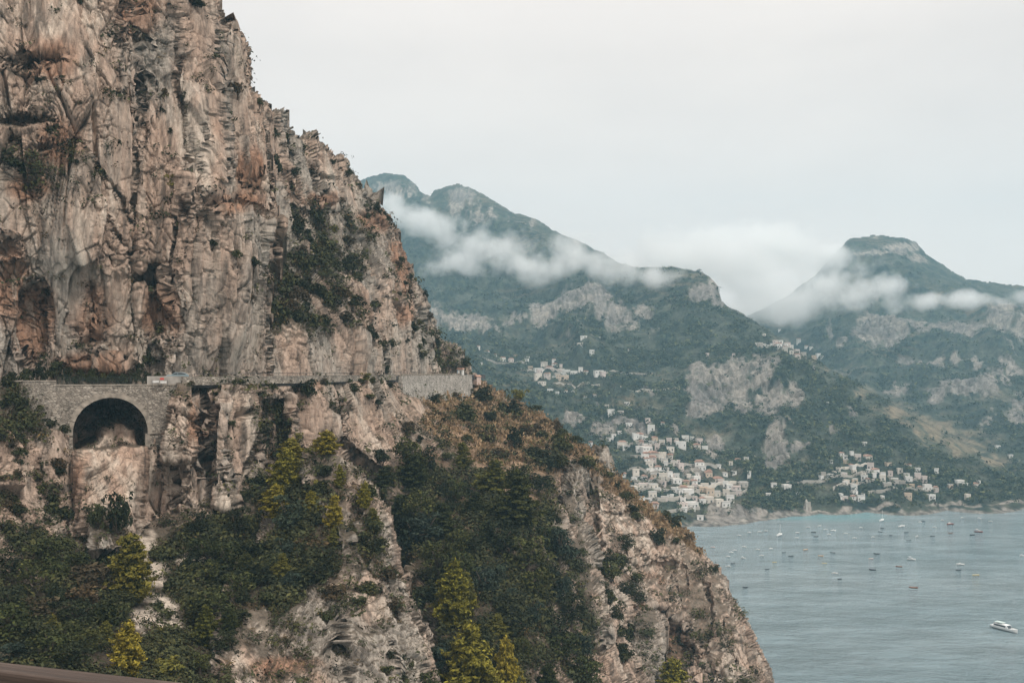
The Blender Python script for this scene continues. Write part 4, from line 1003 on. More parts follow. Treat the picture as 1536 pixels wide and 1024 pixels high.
M['asphalt'] = simple('asphalt', (.06, .06, .06), .9, .3, .8)
M['stone'] = masonry('rubble_masonry', (.21, .18, .15), (.30, .26, .215), (.42, .37, .31))
M['pale_stone'] = masonry('pale_masonry', (.34, .31, .27), (.40, .365, .32), (.46, .42, .37), (.9, .5))
M['dressed'] = simple('dressed_stone', (.29, .25, .205), .9, .45, 1.0, bump=.4)
M['concrete'] = simple('weathered_concrete', (.29, .265, .235), .9, .45, .5, bump=.3)
xs = list(range(-100, 737, 12))
mb = MB(); strip(mb, [x for x in xs if x < 285], 2.8, 8.5, -.3, 0); strip(mb, [x for x in xs if x > 270], 0, 8.5, -1.6, .003); tag(mb.build('road', M['asphalt']), kind='structure')
mb = MB(); strip(mb, list(range(280, 737, 12)), 1.05, 1.17, .006, .011); strip(mb, list(range(-100, 276, 12)), 3.2, 3.32, .004, .009); tag(mb.build('road_marking', simple('road_paint', (.6, .6, .58), .7)), kind='structure')
mb = MB(); strip(mb, list(range(272, 602, 10)), -.45, -.01, -1.1, .42); strip(mb, list(range(602, 702, 10)), -.25, .18, .005, .5)
par = mb.build('parapet_wall', M['stone']); tag(par, 'low stone parapet running along the outer edge of the cliff road', 'parapet', None, 'thing')
cp = MB(); strip(cp, list(range(272, 602, 10)), -.50, .04, .422, .50); strip(cp, list(range(602, 702, 10)), -.30, .23, .502, .60); cp.build('coping', M['dressed'], par)
gr_ = empty('guard_rail', road_pt(430)); tag(gr_, 'thin dark guard rail standing on the road parapet along the cliff', 'guard rail')
M['steel'] = simple('dark_steel', (.06, .06, .06), .5, .2, 5, .6)
rail = MB(); pts = [road_pt(x)+Vector((0, 0, 1.05))-gr_.location for x in range(290, 690, 8)]; rail.tube(pts, .05, 5); rail.build('rail', M['steel'], gr_)
pm = MB(); pm.box(-.04, .04, -.04, .04, .55, 1.1); post = None
for i, x in enumerate(range(292, 690, 14)):
    if post is None: post = pm.build('post', M['steel'], gr_); q = post
    else: q = post.copy(); COL.objects.link(q); q.parent = gr_
    q.location = road_pt(x)-gr_.location

# arch bridge: one straight masonry front between the two rock shoulders
A0, A1 = road_pt(20), road_pt(285)
A0.z = A1.z = RZ
A0 = A0+Vector((0, -.9, 0)); A1 = A1+Vector((0, -.5, 0))
ud = (A1-A0).normalized(); nd = Vector((ud.y, -ud.x, 0)); nd = nd if nd.y < 0 else -nd
def wall_uz(px, py):
    d = Vector(((px-CX)/F, 1, (HY-py)/F)); o0 = Vector((0, 0, H))
    t = (A0-o0).dot(nd)/d.dot(nd); p = o0+d*t
    return ((p-A0).dot(ud), p.z-RZ)
br = empty('arch_bridge', A0); br.rotation_euler = (0, 0, math.atan2(ud.y, ud.x))
tag(br, 'rubble stone viaduct with one wide round arch carrying the cliff road', 'bridge')
uc, zs = wall_uz(166, 649); ul, _ = wall_uz(109, 649); ur, _ = wall_uz(222, 649); _, zt = wall_uz(166, 596)
R = (ur-ul)/2; uc = (ul+ur)/2; RV = zt-zs
arc = [(uc+R*math.cos(t), zs+RV*math.sin(t)) for t in [math.pi*i/28 for i in range(29)]]      # right to left
uL = wall_uz(18, 600)[0]; uR = wall_uz(276, 600)[0]; zb = wall_uz(166, 690)[1]; zbl = zb
zA = wall_uz(60, 572)[1]; zB = wall_uz(166, 578)[1]
u84 = wall_uz(84, 575)[0]
prof = [(uL, zbl), (uL, zA), (u84, zA), (u84, zB), (uR, zB), (uR, zb), (ur, zb)]+arc+[(ul, zb)]
wb = MB(); wb.prism(prof, 0, 7.5); wall = wb.build('wall', M['stone'], br)
ring = MB(); seg = []
for i, t in enumerate([math.pi*i/28 for i in range(29)]):
    c, s_ = math.cos(t), math.sin(t)
    seg.append((c, s_))
rv = random.Random(3)
for (c0, s0), (c1, s1) in zip(seg[:-1], seg[1:]):
    w_ = rv.uniform(.68, .98); i_ = rv.uniform(.0, .04); pt = lambda c, s_, k: (uc+(R+k)*c, zs+(RV+k)*s_)
    ring.prism([pt(c0, s0, -i_), pt(c0, s0, w_), pt(c1, s1, w_), pt(c1, s1, -i_)], -rv.uniform(.06, .2), .9)
ring.build('arch_ring', M['dressed'], br)
ip = MB(); ip.box(ul-2.6, ul+.05, -.22, 1.0, zs-.35, zs-.02); ip.build('impost', M['dressed'], br)
ip = MB(); ip.box(ur-.05, ur+5.2, -.22, 1.0, zs-.35, zs-.02); ip.build('impost', M['dressed'], br)
pr = MB(); pr.box(ur-.45, ur+.35, -.12, 5, zb, zs-.36); pr.build('pier', M['dressed'], br)
cp = MB(); cp.box(uL, u84-.01, -.1, .5, zA+.002, zA+.2); cp.build('coping', M['dressed'], br)
cp = MB(); cp.box(u84+.01, uR, -.1, .5, zB+.002, zB+.22); cp.build('coping', M['dressed'], br)
ct = MB(); ct.box(uR-6.5, uR, .02, .45, zB+.23, -.02+.62); ct.build('parapet', M['concrete'], br)

fe = empty('mesh_fence', A0); fe.rotation_euler = br.rotation_euler
tag(fe, 'dark see through mesh fence with thin posts along the top of the arch bridge', 'fence')
M['fence'] = simple('fence_wire', (.035, .045, .035), .6, .2, 4, .3)
u0, u1 = u84+.2, wall_uz(232, 575)[0]; zf0, zf1 = zB+.24, wall_uz(166, 565)[1]
fm = MB(); n_ = int((u1-u0)/.22)
for i in range(n_+1): u = u0+(u1-u0)*i/n_; fm.box(u-.014, u+.014, .21, .23, zf0, zf1)
for i in range(9): z = zf0+(zf1-zf0)*i/8; fm.box(u0, u1, .235, .255, z-.012, z+.012)
fm.build('wire_mesh', M['fence'], fe)
for i in range(9):
    u = u0+(u1-u0)*i/8; pb = MB(); pb.tube([(u, .3, zB+.2), (u, .3, zf1+.1)], .045, 6); pb.build('post', M['steel'], fe)

# retaining wall at the bend
rw = MB(); base_y = [(598,582),(620,592),(640,599),(655,603),(668,603),(682,601),(694,595),(704,586)]
vs, fs = [], []
for i, (px, py) in enumerate(base_y):
    p = road_pt(px); d = road_dir(px); n = Vector((-d.y, d.x, 0)); n = n if n.y > 0 else -n
    zb_ = H+p.y*(HY-py)/F-1.5
    vs += [p-n*.9+Vector((0, 0, -.02)), p-n*1.5+Vector((0, 0, zb_-RZ)), p+n*3+Vector((0, 0, zb_-RZ)), p-n*.21+Vector((0, 0, -.02))]
for i in range(len(base_y)-1):
    for k in range(4): q = (k+1) % 4; fs.append((i*4+k, i*4+q, (i+1)*4+q, (i+1)*4+k))
e = (len(base_y)-1)*4; fs += [(3, 2, 1, 0), (e, e+1, e+2, e+3)]
rw.add(vs, fs); o = rw.build('retaining_wall', M['pale_stone']); tag(o, 'pale stone retaining wall holding up the road where it bends out of sight', 'retaining wall', None, 'thing')

# hedge of shrubs behind the fence
HE = []
for i, (px, h, w_) in enumerate([(14,11,26),(34,13,28),(56,17,34),(78,20,36),(98,15,30),(116,12,26),(134,13,28),(150,11,24),(168,12,26),(184,11,22),(202,12,24),(218,11,20),(234,9,16)]):
    k = random.choice(['dbush', 'dbush', 'oliv']); k = 'bush' if k == 'oliv' else k
    src = PROTO[k][i % 3]; c = copy_tree(src)
    p = road_pt(px); n = Vector((-road_dir(px).y, road_dir(px).x, 0)); n = n if n.y > 0 else -n
    c.location = p+n*(3.2+.6*(i % 2)); s_ = p.y/F; c.scale = (w_*s_, 2.2, h*s_*2.3); c.rotation_euler = (0, 0, i*1.3)
    c.location.z += .1
    tag(c, None, 'shrub', 'hedge shrubs along the road above the arch'); HE.append((c, px, 560))
ordinal_labels({'dark hedge shrub behind the fence above the stone arch': HE})

# the car on the bridge end, seen from its side
M['car'] = simple('grey_blue_paint', (.17, .23, .25), .35, .06, 1, 0, .5); M['glass'] = simple('window_glass', (.03, .04, .045), .1, .1, 1, 0, .6)
M['rubber'] = simple('rubber', (.02, .02, .02), .8); M['alloy'] = simple('wheel_metal', (.35, .35, .35), .4, .1, 3, .8)
M['red'] = simple('red_paint', (.45, .05, .035), .5); M['white'] = simple('white_paint', (.55, .54, .51), .6, .25); M['lamp'] = simple('lamp_glass', (.6, .6, .55), .2)
car = empty('parked_car', road_pt(257)+Vector((0, 3.4, 0)), math.atan2(ud.y, ud.x))
tag(car, 'small grey blue car with sloping rear on the road just right of the arch', 'car')
def bevelled(mb, name, m, parent, w=.05):
    o = mb.build(name, m, parent); b = o.modifiers.new('bevel', 'BEVEL'); b.width = w; b.segments = 2; b.limit_method = 'ANGLE'; return o
bd = MB(); bd.prism([(-2.05,.28),(-2.08,.62),(-1.98,.90),(-1.15,.98),(-.55,1.40),(.55,1.45),(1.25,1.36),(1.85,.98),(2.02,.85),(2.05,.3)][::-1], -.82, .82); bevelled(bd, 'body', M['car'], car, .08)
for y in (-.835, .823):
    for pf in ([(-1.0,1.0),(-.5,1.33),(-.05,1.36),(-.05,1.0)], [(.03,1.0),(.03,1.37),(.6,1.38),(1.15,1.28),(1.5,1.02)]):
        g_ = MB(); g_.prism(pf[::-1], y, y+.012); g_.build('window', M['glass'], car)
ws_ = MB(); ws_.add([(-1.17, -.68, 1.0), (-1.17, .68, 1.0), (-.6, .62, 1.40), (-.6, -.62, 1.40)], [(0, 1, 2, 3)]); ws_.build('windscreen', M['glass'], car)
for x in (-1.3, 1.28):
    for y in (-.86, .66):
        t_ = MB(); t_.tube([(x, y, .32), (x, y+.2, .32)], .32, 16); t_ = t_.build('wheel', M['rubber'], car)
        r_ = MB(); yy = y-.012 if y < 0 else y+.2; r_.tube([(x, yy, .32), (x, yy+.012, .32)], .2, 12); r_.build('rim', M['alloy'], t_)
for y in (-.7, .42):
    h_ = MB(); h_.box(-2.1, -2.06, y, y+.28, .62, .78); h_.build('headlight', M['lamp'], car)
    h_ = MB(); h_.box(2.05, 2.075, y, y+.28, .66, .82); h_.build('tail_light', M['red'], car)
bk = empty('road_barrier', road_pt(239)+Vector((0, .2, 0)), math.atan2(ud.y, ud.x)); tag(bk, 'low white road barrier with a red lamp at the end of the fence', 'barrier')
for x0, x1, z0 in ((-1.25, -.15, .0), (.1, 1.2, -.1)):
    b_ = MB(); b_.box(x0, x1, -.04, .04, z0+.12, z0+.52); b_.build('board', M['white'], bk)
for x in (-1.3, -.3, .25, 1.35):
    b_ = MB(); b_.box(x-.03, x+.03, .05, .09, -.6, .6); b_.build('leg', M['steel'], bk)
b_ = MB(); b_.box(.05, .75, .0, .1, .64, 1.0); b_.build('lamp', M['red'], bk)

# hut and red roofed house at the bend
M['tile'] = simple('terracotta', (.33, .20, .15), .8, .3, 2); M['bluep'] = simple('blue_paint', (.16, .30, .38), .6); M['render'] = simple('white_render', (.66, .64, .60), .8, .12, .5); M['shut'] = simple('shutter', (.13, .13, .12), .7); M['pinkr'] = simple('pink_render', (.50, .38, .32), .8, .2, .5)
p = road_pt(690); hut = empty('roadside_hut', p+Vector((.2, .3, 0)), -.25); tag(hut, 'tiny white roadside hut with orange roof and blue side at the road bend', 'hut')
b_ = MB(); b_.box(-.8, 1.0, -.8, .8, 0, 1.9); b_.build('wall', M['render'], hut)
b_ = MB(); b_.box(-1.0, -.81, -.82, .82, 0, 1.9); b_.build('side_panel', M['bluep'], hut)
b_ = MB(); b_.prism([(-1.2, 1.905), (1.2, 1.905), (.9, 2.5), (-.9, 2.5)], -1.0, 1.0); b_.build('roof', M['tile'], hut)
b_ = MB(); b_.box(-.1, .6, -.83, -.802, .02, 1.5); b_.build('door', M['shut'], hut)
p = road_pt(713); hs = empty('small_house', p+Vector((0, .5, -1.6)), -.5); tag(hs, 'low pink house with red tiled roof at the road bend beside the white hut', 'house')
b_ = MB(); b_.box(-1.7, 1.5, -1.4, 1.4, -2, .9); b_.build('wall', M['pinkr'], hs)
b_ = MB(); b_.prism([(-1.95, .903), (1.75, .903), (.9, 1.6), (-1.0, 1.6)], -1.7, 1.7); b_.build('roof', M['tile'], hs)
for x in (-1.2, .0, 1.0):
    b_ = MB(); b_.box(x-.25, x+.25, -1.43, -1.402, 0, .7); b_.build('window', M['shut'], hs)

# ------------------------------------------------------------------ houses of the towns across the bay
COLS = {'w': ('white', (.62, .60, .565)), 'c': ('cream', (.56, .51, .445)), 'p': ('pale pink', (.53, .45, .41)), 'o': ('ochre', (.48, .38, .29)), 't': ('terracotta', (.42, .31, .26)), 's': ('grey stone', (.36, .33, .29))}
HM = {k: simple('wall_'+v[0].replace(' ', '_'), v[1], .85, .14, .25) for k, v in COLS.items()}
M['flat'] = simple('flat_roof', (.50, .48, .45), .85, .2, .3)
Z2 = '''265 262 90 45 w;150 325 110 50 c;70 290 80 40 w;275 310 60 40 t;360 300 90 30 w;315 370 110 70 w;385 350 50 60 p;300 430 80 40 w;545 325 110 50 w;240 520 70 40 c;365 525 60 40 o;300 530 50 40 p;470 530 60 60 w;520 515 60 50 w;290 595 150 40 c;420 580 80 40 p;580 575 70 40 o;650 540 80 50 w;710 570 80 50 c;690 480 80 40 w;740 510 60 50 w;800 470 50 25 w;820 545 70 60 p;885 455 40 25 c;910 495 50 30 w;980 560 80 50 w;880 580 70 40 w;600 640 110 70 w;480 660 70 50 w;560 690 60 50 w;620 712 140 50 w;330 690 70 40 w;940 640 50 60 p;1145 645 50 18 w;1180 570 60 40 w;1270 580 90 60 w;1340 610 60 30 w;1010 520 40 40 w;1040 345 70 35 c;160 525 50 30 w;410 400 60 50 c;450 440 40 40 w;560 610 60 40 c;700 640 70 40 c;780 620 60 30 p;850 510 50 30 w;680 800 70 30 w;130 250 40 30 w;1510 510 40 50 w;640 590 60 40 p;520 560 50 40 c;450 490 60 30 c;380 620 90 30 w;740 600 60 40 w;230 560 60 30 w;420 505 50 30 w;600 520 50 34 c;770 560 50 40 w;540 650 50 40 w;640 670 60 36 p;350 560 60 30 w;250 640 60 30 w;690 690 50 30 w;660 500 50 34 w'''
Z1 = '''370 195 40 30 w;490 215 40 25 w;550 245 60 40 w;610 275 60 35 p;640 215 50 15 w;730 235 35 20 w;680 325 25 18 w;800 355 90 30 w;835 325 40 15 c;915 250 45 30 w;965 300 30 50 p;990 350 70 40 w;1060 350 80 40 w;1110 335 50 50 w;1150 360 60 30 w;1240 380 100 30 w;860 405 60 25 c;920 400 40 25 w;830 460 90 25 c;890 515 70 40 w;940 530 40 50 w;1000 520 40 20 w;1055 480 45 25 w;1145 530 40 25 w;1210 530 30 18 w;1130 215 70 20 w;1225 160 30 18 w;1345 260 30 25 w;1245 115 35 20 c;1465 190 40 40 w;395 320 20 12 w;720 275 50 12 w;430 215 60 12 w;1100 260 60 14 c;1450 560 60 25 w;1300 570 50 20 c;1330 395 30 15 w;1175 910 60 40 w;1410 915 110 45 c;1500 860 70 50 w;1340 880 50 30 w'''
Z3 = '''740 140 40 25 c;860 110 35 14 w;690 225 50 20 w;740 225 50 30 w;800 230 45 25 w;870 200 50 20 w;905 222 50 25 w;860 245 50 25 w;960 215 40 40 w;1005 215 50 45 w;1000 255 60 40 w;1070 235 50 25 w;1160 275 50 30 w;1195 285 40 20 w;940 240 40 30 c;1135 300 50 16 c;310 305 35 35 p;505 325 40 35 p;1120 400 25 14 p;1240 635 20 25 w;640 1000 60 20 c;545 975 40 16 c;1010 185 25 14 w;765 265 60 14 w;1105 255 40 22 w;900 262 40 20 w'''
Z4 = '''285 275 50 25 w;310 295 50 30 w;355 285 35 30 w;355 352 45 25 w;270 370 50 25 c;240 410 35 40 c;165 420 45 60 s;500 450 40 35 w;555 490 60 50 c;590 530 80 60 s;305 495 50 25 w;360 515 50 30 w;370 555 70 30 w;365 590 60 35 w;280 575 30 40 w;690 380 55 40 c;745 362 60 18 w;805 385 60 30 w;755 440 70 45 w;830 515 70 30 w;905 508 40 18 w;1125 513 50 15 w;1200 505 50 45 c;1225 483 20 12 w;450 192 40 28 w;1360 228 50 10 w;1450 290 45 14 w;1500 315 40 14 c;60 625 50 40 s;565 598 30 12 w;430 575 16 20 w;460 490 50 25 c;375 400 40 25 c;430 435 50 25 c;210 330 35 16 w'''
wins = {}
def unit_window():
    mb = MB(); mb.box(-.5, .5, -.06, .0, 0, 1); return mb
def house(px, py, wpx, hpx, ck, grp, rnd):
    p, n = pick(px, py+hpx*.5, FAR)
    if p is None: return None
    w_, h = wpx*p.y/F, hpx*p.y/F
    h = max(h, 2.8); dp = min(max(w_*.75, 4), 11); yaw = rnd.uniform(-.35, .35)
    cname = COLS[ck][0]; kind = 'tower_house' if h > w_*1.25 else 'house'
    e_ = empty(kind, p+Vector((0, dp*.25, 0)), yaw)
    mb = MB(); mb.box(-w_/2, w_/2, -dp/2, dp/2, -5, h)
    if w_ > 9 and rnd.random() < .55:                       # a lower or upper wing makes the block stepped
        s_ = rnd.choice((-1, 1)); a = w_/2*s_; q = a+s_*w_*rnd.uniform(.18, .35)
        mb.box(min(a, q), max(a, q), -dp/2+.8, dp/2-.6, -5, h*rnd.uniform(.45, .7))
    mb.build('wall', HM[ck], e_)
    kind = rnd.random(); rf = MB()
    if kind < .18 or ck == 't':
        rf.prism([(-w_/2-.3, h+.003), (w_/2+.3, h+.003), (w_/2*.55, h+min(1.6, w_*.2)), (-w_/2*.55, h+min(1.6, w_*.2))], -dp/2-.3, dp/2+.3); rm = M['tile']; roof = 'red tiled roof'
    else:
        rf.box(-w_/2-.12, w_/2+.12, -dp/2-.12, -dp/2+.15, h+.003, h+.55); rf.box(-w_/2-.12, w_/2+.12, dp/2-.15, dp/2+.12, h+.003, h+.55)
        rf.box(-w_/2-.12, -w_/2+.15, -dp/2+.152, dp/2-.152, h+.003, h+.55); rf.box(w_/2-.15, w_/2+.12, -dp/2+.152, dp/2-.152, h+.003, h+.55); rf.box(-w_/2+.152, w_/2-.152, -dp/2+.152, dp/2-.152, h+.004, h+.15)
        rm = HM[ck] if rnd.random() < .6 else M['flat']; roof = 'flat roof'
    rf.build('roof', rm, e_)
    nf = max(1, int(h/3.0)); nc = max(1, min(6, int(w_/2.9)))
    for f_ in range(nf):
        for c_ in range(nc):
            if rnd.random() < .12: continue
            big = rnd.random() < .25
            ww, wh = (1.5, 2.0) if big else (1.0, 1.35)
            if 'm' not in wins: wins['m'] = unit_window().build('window', M['shut'], e_); q = wins['m']
            else: q = wins['m'].copy(); COL.objects.link(q); q.parent = e_
            q.location = (-w_/2+w_*(c_+.5)/nc, -dp/2-.002, f_*h/nf+(.3 if big else .9)); q.scale = (min(ww, w_/nc*.6), 1, min(wh, h/nf*.62))
    tag(e_, None, 'house', grp)
    sz = 'large' if w_*h > 110 else 'small' if w_*h < 32 else 'mid sized'
    return (e_, px, py), '%s %s house with %s' % (sz, cname, roof)
hg = {}; hr = random.Random(4)
def area(px, py, zn):
    if zn == 1: return 'in the upper village' if py < 650 else 'above the pinnacle'
    if zn == 3: return 'in the ridge village' if py < 545 and px > 1120 else 'below the ridge village'
    if zn == 4: return 'left of the cove town' if px < 1240 else 'in the cove town' if px < 1335 else 'right of the cove town'
    return 'high up the seaside town' if py < 700 else 'at the seaside town beach' if py > 745 else 'in the mid seaside town' if px < 1100 else 'on the town headland'
for zn, txt, x0, y0, k in ((2, Z2, 900, 600, 4.518), (1, Z1, 640, 480, 4.8), (3, Z3, 1000, 480, 5.12), (4, Z4, 1200, 620, 4.571)):
    for it in txt.split(';'):
        a, b, c, d_, ck = it.split(); px, py = x0+float(a)/k, y0+float(b)/k
        ar = area(px, py, zn)
        r_ = house(px, py, float(c)/k*.62, float(d_)/k*.64, ck, 'houses '+ar, hr)
        if r_: hg.setdefault(r_[1]+' '+ar, []).append(r_[0])
# the rest of the town between them
def town(n, poly, grp, seed, wr):
    r = random.Random(seed); P = np.array(poly); k = 0; t = 0; got = []
    while k < n and t < 2000:
        t += 1; x, y = r.uniform(P[:, 0].min(), P[:, 0].max()), r.uniform(P[:, 1].min(), P[:, 1].max())
        if sdf(poly, np.array([[x]], np.float32), np.array([[y]], np.float32))[0, 0] < 0 or any(abs(x-a) < 8 and abs(y-b) < 6 for a, b in got): continue
        got.append((x, y)); ck = r.choice('wwwwcccpppos')
        r_ = house(x, y, r.uniform(*wr), r.uniform(4.5, 8.5), ck, 'houses '+grp, r); k += 1
        if r_: hg.setdefault(r_[1]+' '+grp, []).append(r_[0])
town(46, [(935,735),(955,700),(1000,690),(1060,706),(1120,725),(1100,752),(1050,765),(1010,772),(960,760)], 'in the mid seaside town', 3, (7, 14))
town(12, [(930,660),(990,655),(1010,690),(950,700)], 'high up the seaside town', 5, (8, 14))
town(16, [(1235,700),(1300,680),(1330,720),(1300,752),(1255,755)], 'in the cove town', 6, (6, 11))
town(14, [(780,545),(900,530),(910,560),(820,580)], 'in the upper village', 7, (6, 12))
town(10, [(1130,528),(1180,518),(1230,538),(1190,545)], 'in the ridge village', 8, (6, 9))
town(16, [(900,610),(1060,640),(1130,690),(1100,705),(940,640)], 'above the seaside town', 11, (6, 10))
town(18, [(1330,690),(1500,730),(1530,748),(1340,752)], 'by the right shore', 12, (6, 11))
ordinal_labels(hg)
# terrace walls and lanes that step the towns up the slope
TW = []
for x0, y0, x1, y1 in ((940,712,1010,716),(950,728,1040,722),(960,741,1050,738),(985,755,1060,748),(1000,700,1075,706),(930,676,1000,680),(1040,730,1105,724),(1060,742,1120,738),(945,692,990,690),(1000,768,1050,764),
                       (1240,716,1300,712),(1250,732,1310,728),(1300,742,1400,738),(1180,722,1250,718),(1260,700,1310,696),(780,556,850,553),(830,574,900,570),(720,538,790,542),(1000,660,1060,668),(1110,612,1190,640),(1330,716,1400,720),(900,560,980,556),(930,585,1020,580)):
    rb, rt = [], []
    for i in range(9):
        q = pick(x0+(x1-x0)*i/8, y0+(y1-y0)*i/8+random.uniform(-.6, .6), FAR)[0]
        if q: rb.append(q)
    if len(rb) < 5: continue
    mb = MB(); hh = random.uniform(1.6, 2.8); vs = []
    for q in rb: vs += [q+Vector((0, -.9, -3)), q+Vector((0, .5, -3)), q+Vector((0, .5, hh)), q+Vector((0, -.9, hh))]
    fs = []
    for i in range(len(rb)-1):
        for k in range(4): fs.append((i*4+k, i*4+(k+1) % 4, (i+1)*4+(k+1) % 4, (i+1)*4+k))
    e = (len(rb)-1)*4; fs += [(3, 2, 1, 0), (e, e+1, e+2, e+3)]
    mb.add(vs, fs); o = mb.build('terrace_wall', HM[random.choice('sssc')]); tag(o, None, 'wall', 'terrace walls on the far slopes', 'thing')
    TW.append((o, (x0+x1)/2, y0))
tg = {}
for q in TW: tg.setdefault('long stone terrace wall '+('between the houses of the seaside town' if q[1] < 1130 and q[2] > 650 else 'near the cove town' if q[1] > 1150 and q[2] > 650 else 'on the green slope by the upper village'), []).append(q)
ordinal_labels(tg)
# church with bell tower by the cove
p, n = pick(1209, 764, FAR); ch = empty('church_tower', p, .2, .6); tag(ch, 'slim stone tower with pointed top standing by the cove beach', 'tower')
b_ = MB(); b_.box(-1.5, 1.5, -1.5, 1.5, -4, 11); b_.build('shaft', HM['s'], ch)
b_ = MB(); b_.add([(-1.7,-1.7,11.004),(1.7,-1.7,11.004),(1.7,1.7,11.004),(-1.7,1.7,11.004),(0,0,15)], [(3,2,1,0),(0,1,4),(1,2,4),(2,3,4),(3,0,4)]); b_.build('spire', HM['s'], ch)
b_ = MB(); b_.box(-.5, .5, -1.53, -1.502, 7.5, 9.8); b_.build('belfry_opening', M['shut'], ch)

# ------------------------------------------------------------------ boats
BC = {'w': ('white', (.72, .72, .70), (.60, .62, .62)), 'd': ('dark', (.035, .04, .05), (.16, .17, .18)), 'x': ('dark hulled white topped', (.04, .05, .06), (.70, .70, .68)), 'b': ('brown', (.22, .10, .06), (.42, .34, .26)),
      'r': ('red', (.22, .075, .06), (.50, .42, .38)), 'o': ('orange', (.50, .33, .20), (.62, .58, .52)), 'y': ('yellow', (.55, .47, .26), (.5, .46, .36)), 'p': ('pale pink', (.60, .46, .42), (.66, .62, .58))}
def hull_mesh(L, B, hh):
    """pointed bow, raised sheer, transom stern"""
    mb = MB(); st = [(-.5, .78, .0, .92), (-.3, .95, -.05, .92), (0, 1.0, -.08, .95), (.25, .86, -.06, 1.05), (.42, .45, .0, 1.2), (.5, .03, .25, 1.34)]
    vs = []
    for t, b, k, s_ in st:
        for y, z in ((-b*.5*B, s_*hh), (-b*.42*B, .35*hh), (0, (k-.25)*hh), (b*.42*B, .35*hh), (b*.5*B, s_*hh)): vs.append((t*L, y, z))
    fs = []
    for i in range(5):
        for j in range(4): a = i*5+j; fs.append((a, a+5, a+6, a+1))
    fs += [(0, 1, 2, 3, 4)]
    mb.add(vs, fs)
    mb.add([(t*L*.985, y*.93, s_*hh-.12*hh) for t, b, k, s_ in st for y in (-b*.5*B, b*.5*B)], [(i*2, i*2+1, i*2+3, i*2+2) for i in range(5)])
    return mb
BP = {}
def boat_proto(k, form):
    n, c1, c2 = BC[k]
    if (k, form) in BP: return BP[(k, form)]
    hm_ = simple('hull_'+n.replace(' ', '_'), c1, .45, .1, 1); tm = simple('deck_'+n.replace(' ', '_'), c2, .6, .1, 1)
    e_ = empty('motor_boat' if form else 'rowing_boat', (0, 0, 0))
    hull_mesh(1, .34, .11).build('hull', hm_, e_, False)
    if form:
        c = MB(); c.prism([(-.08, .1), (-.06, .2), (.10, .205), (.2, .11)][::-1], -.10, .10); c.build('cabin', tm, e_)
        if form == 2:
            c = MB(); c.box(-.36, -.04, -.15, .15, .30, .315); c.build('canopy', tm, e_)
            c = MB()
            for x in (-.34, -.06):
                for y in (-.13, .13): c.box(x-.006, x+.006, y-.006, y+.006, .09, .30)
            c.build('canopy_frame', M['steel'], e_)
    else:
        for x in (-.25, .08):
            c = MB(); c.box(x-.04, x+.04, -.14, .14, .085, .1); c.build('bench', tm, e_)
    BP[(k, form)] = e_; e_['_new'] = 1
    return e_
Z5 = '''1025 367 60 d;1050 408 60 x;1175 388 50 w;1215 352 70 w;1140 340 40 w;870 372 60 w;865 420 40 w;570 355 35 w;505 363 45 w;410 370 35 w;310 397 30 w;975 318 30 w;1085 305 30 w;1335 378 40 w;1420 422 25 w;1480 322 40 w;60 510 30 p;360 508 60 w;490 533 60 w;615 525 60 w;270 540 30 w;235 560 40 w;740 562 60 d;808 597 70 d;1210 563 65 x;950 535 70 o;1095 595 70 o;250 668 45 d;205 697 40 w;580 722 60 d;650 655 60 y;1130 665 45 y;1230 762 80 w;1280 815 50 d;370 895 25 d;205 600 30 w;525 590 50 w;350 615 60 w'''
Z6 = '''455 105 14 d;430 113 25 w;600 97 30 w;660 132 90 r;755 80 20 w;885 85 35 w;970 107 20 w;290 148 80 w;140 158 28 d;125 188 45 x;325 193 45 d;205 215 40 d;345 253 32 x;540 152 25 w;525 223 50 d;665 198 38 b;830 212 60 d;880 190 80 r;405 225 30 w;97 357 62 x;55 395 50 p;365 402 80 w;268 455 62 b;65 480 70 d;740 440 80 w;725 481 55 d;860 522 70 y;380 618 85 b;1215 372 50 w;70 228 25 w'''
def sea_pt(px, py):
    Y = H*F/(py-HY); return Vector((Y*(px-CX)/F, Y, 0))
bg_ = {}; rb = random.Random(9); used_b = set()
for txt, x0, y0, k in ((Z5, 1060, 740, 6.4), (Z6, 1296, 760, 5.12)):
    for it in txt.split(';'):
        a, b, c, ck = it.split(); px, py = x0+float(a)/k, y0+float(b)/k; p = sea_pt(px, py+1)
        L = max(2.9, float(c)/k*p.y/F*.74); form = 0 if (L < 4.6 and ck != 'w') else 1 if rb.random() < .6 else 2
        pr_ = boat_proto(ck, form)
        o = pr_ if (ck, form) not in used_b else copy_tree(pr_); used_b.add((ck, form))
        o.location = p+Vector((0, 0, .03*L)); yaw = rb.uniform(-.45, .45)+(math.pi if rb.random() < .5 else 0); o.rotation_euler = (0, 0, yaw); o.scale = (L, L, L*1.25)
        tag(o, None, 'boat', 'small boats moored in the bay')
        reg = 'near the beach' if py < 803 and px < 1240 else 'off the far shore' if py < 806 else 'in the open bay at right' if px > 1300 else 'in mid bay'
        bg_.setdefault('small %s %s %s' % (BC[ck][0], 'rowing boat' if form == 0 else 'motor boat' if form == 1 else 'boat with canopy', reg), []).append((o, px, py))
for e_ in BP.values():
    if '_new' in e_: del e_['_new']
for o in COL.objects:
    if '_new' in o: del o['_new']
ordinal_labels(bg_)
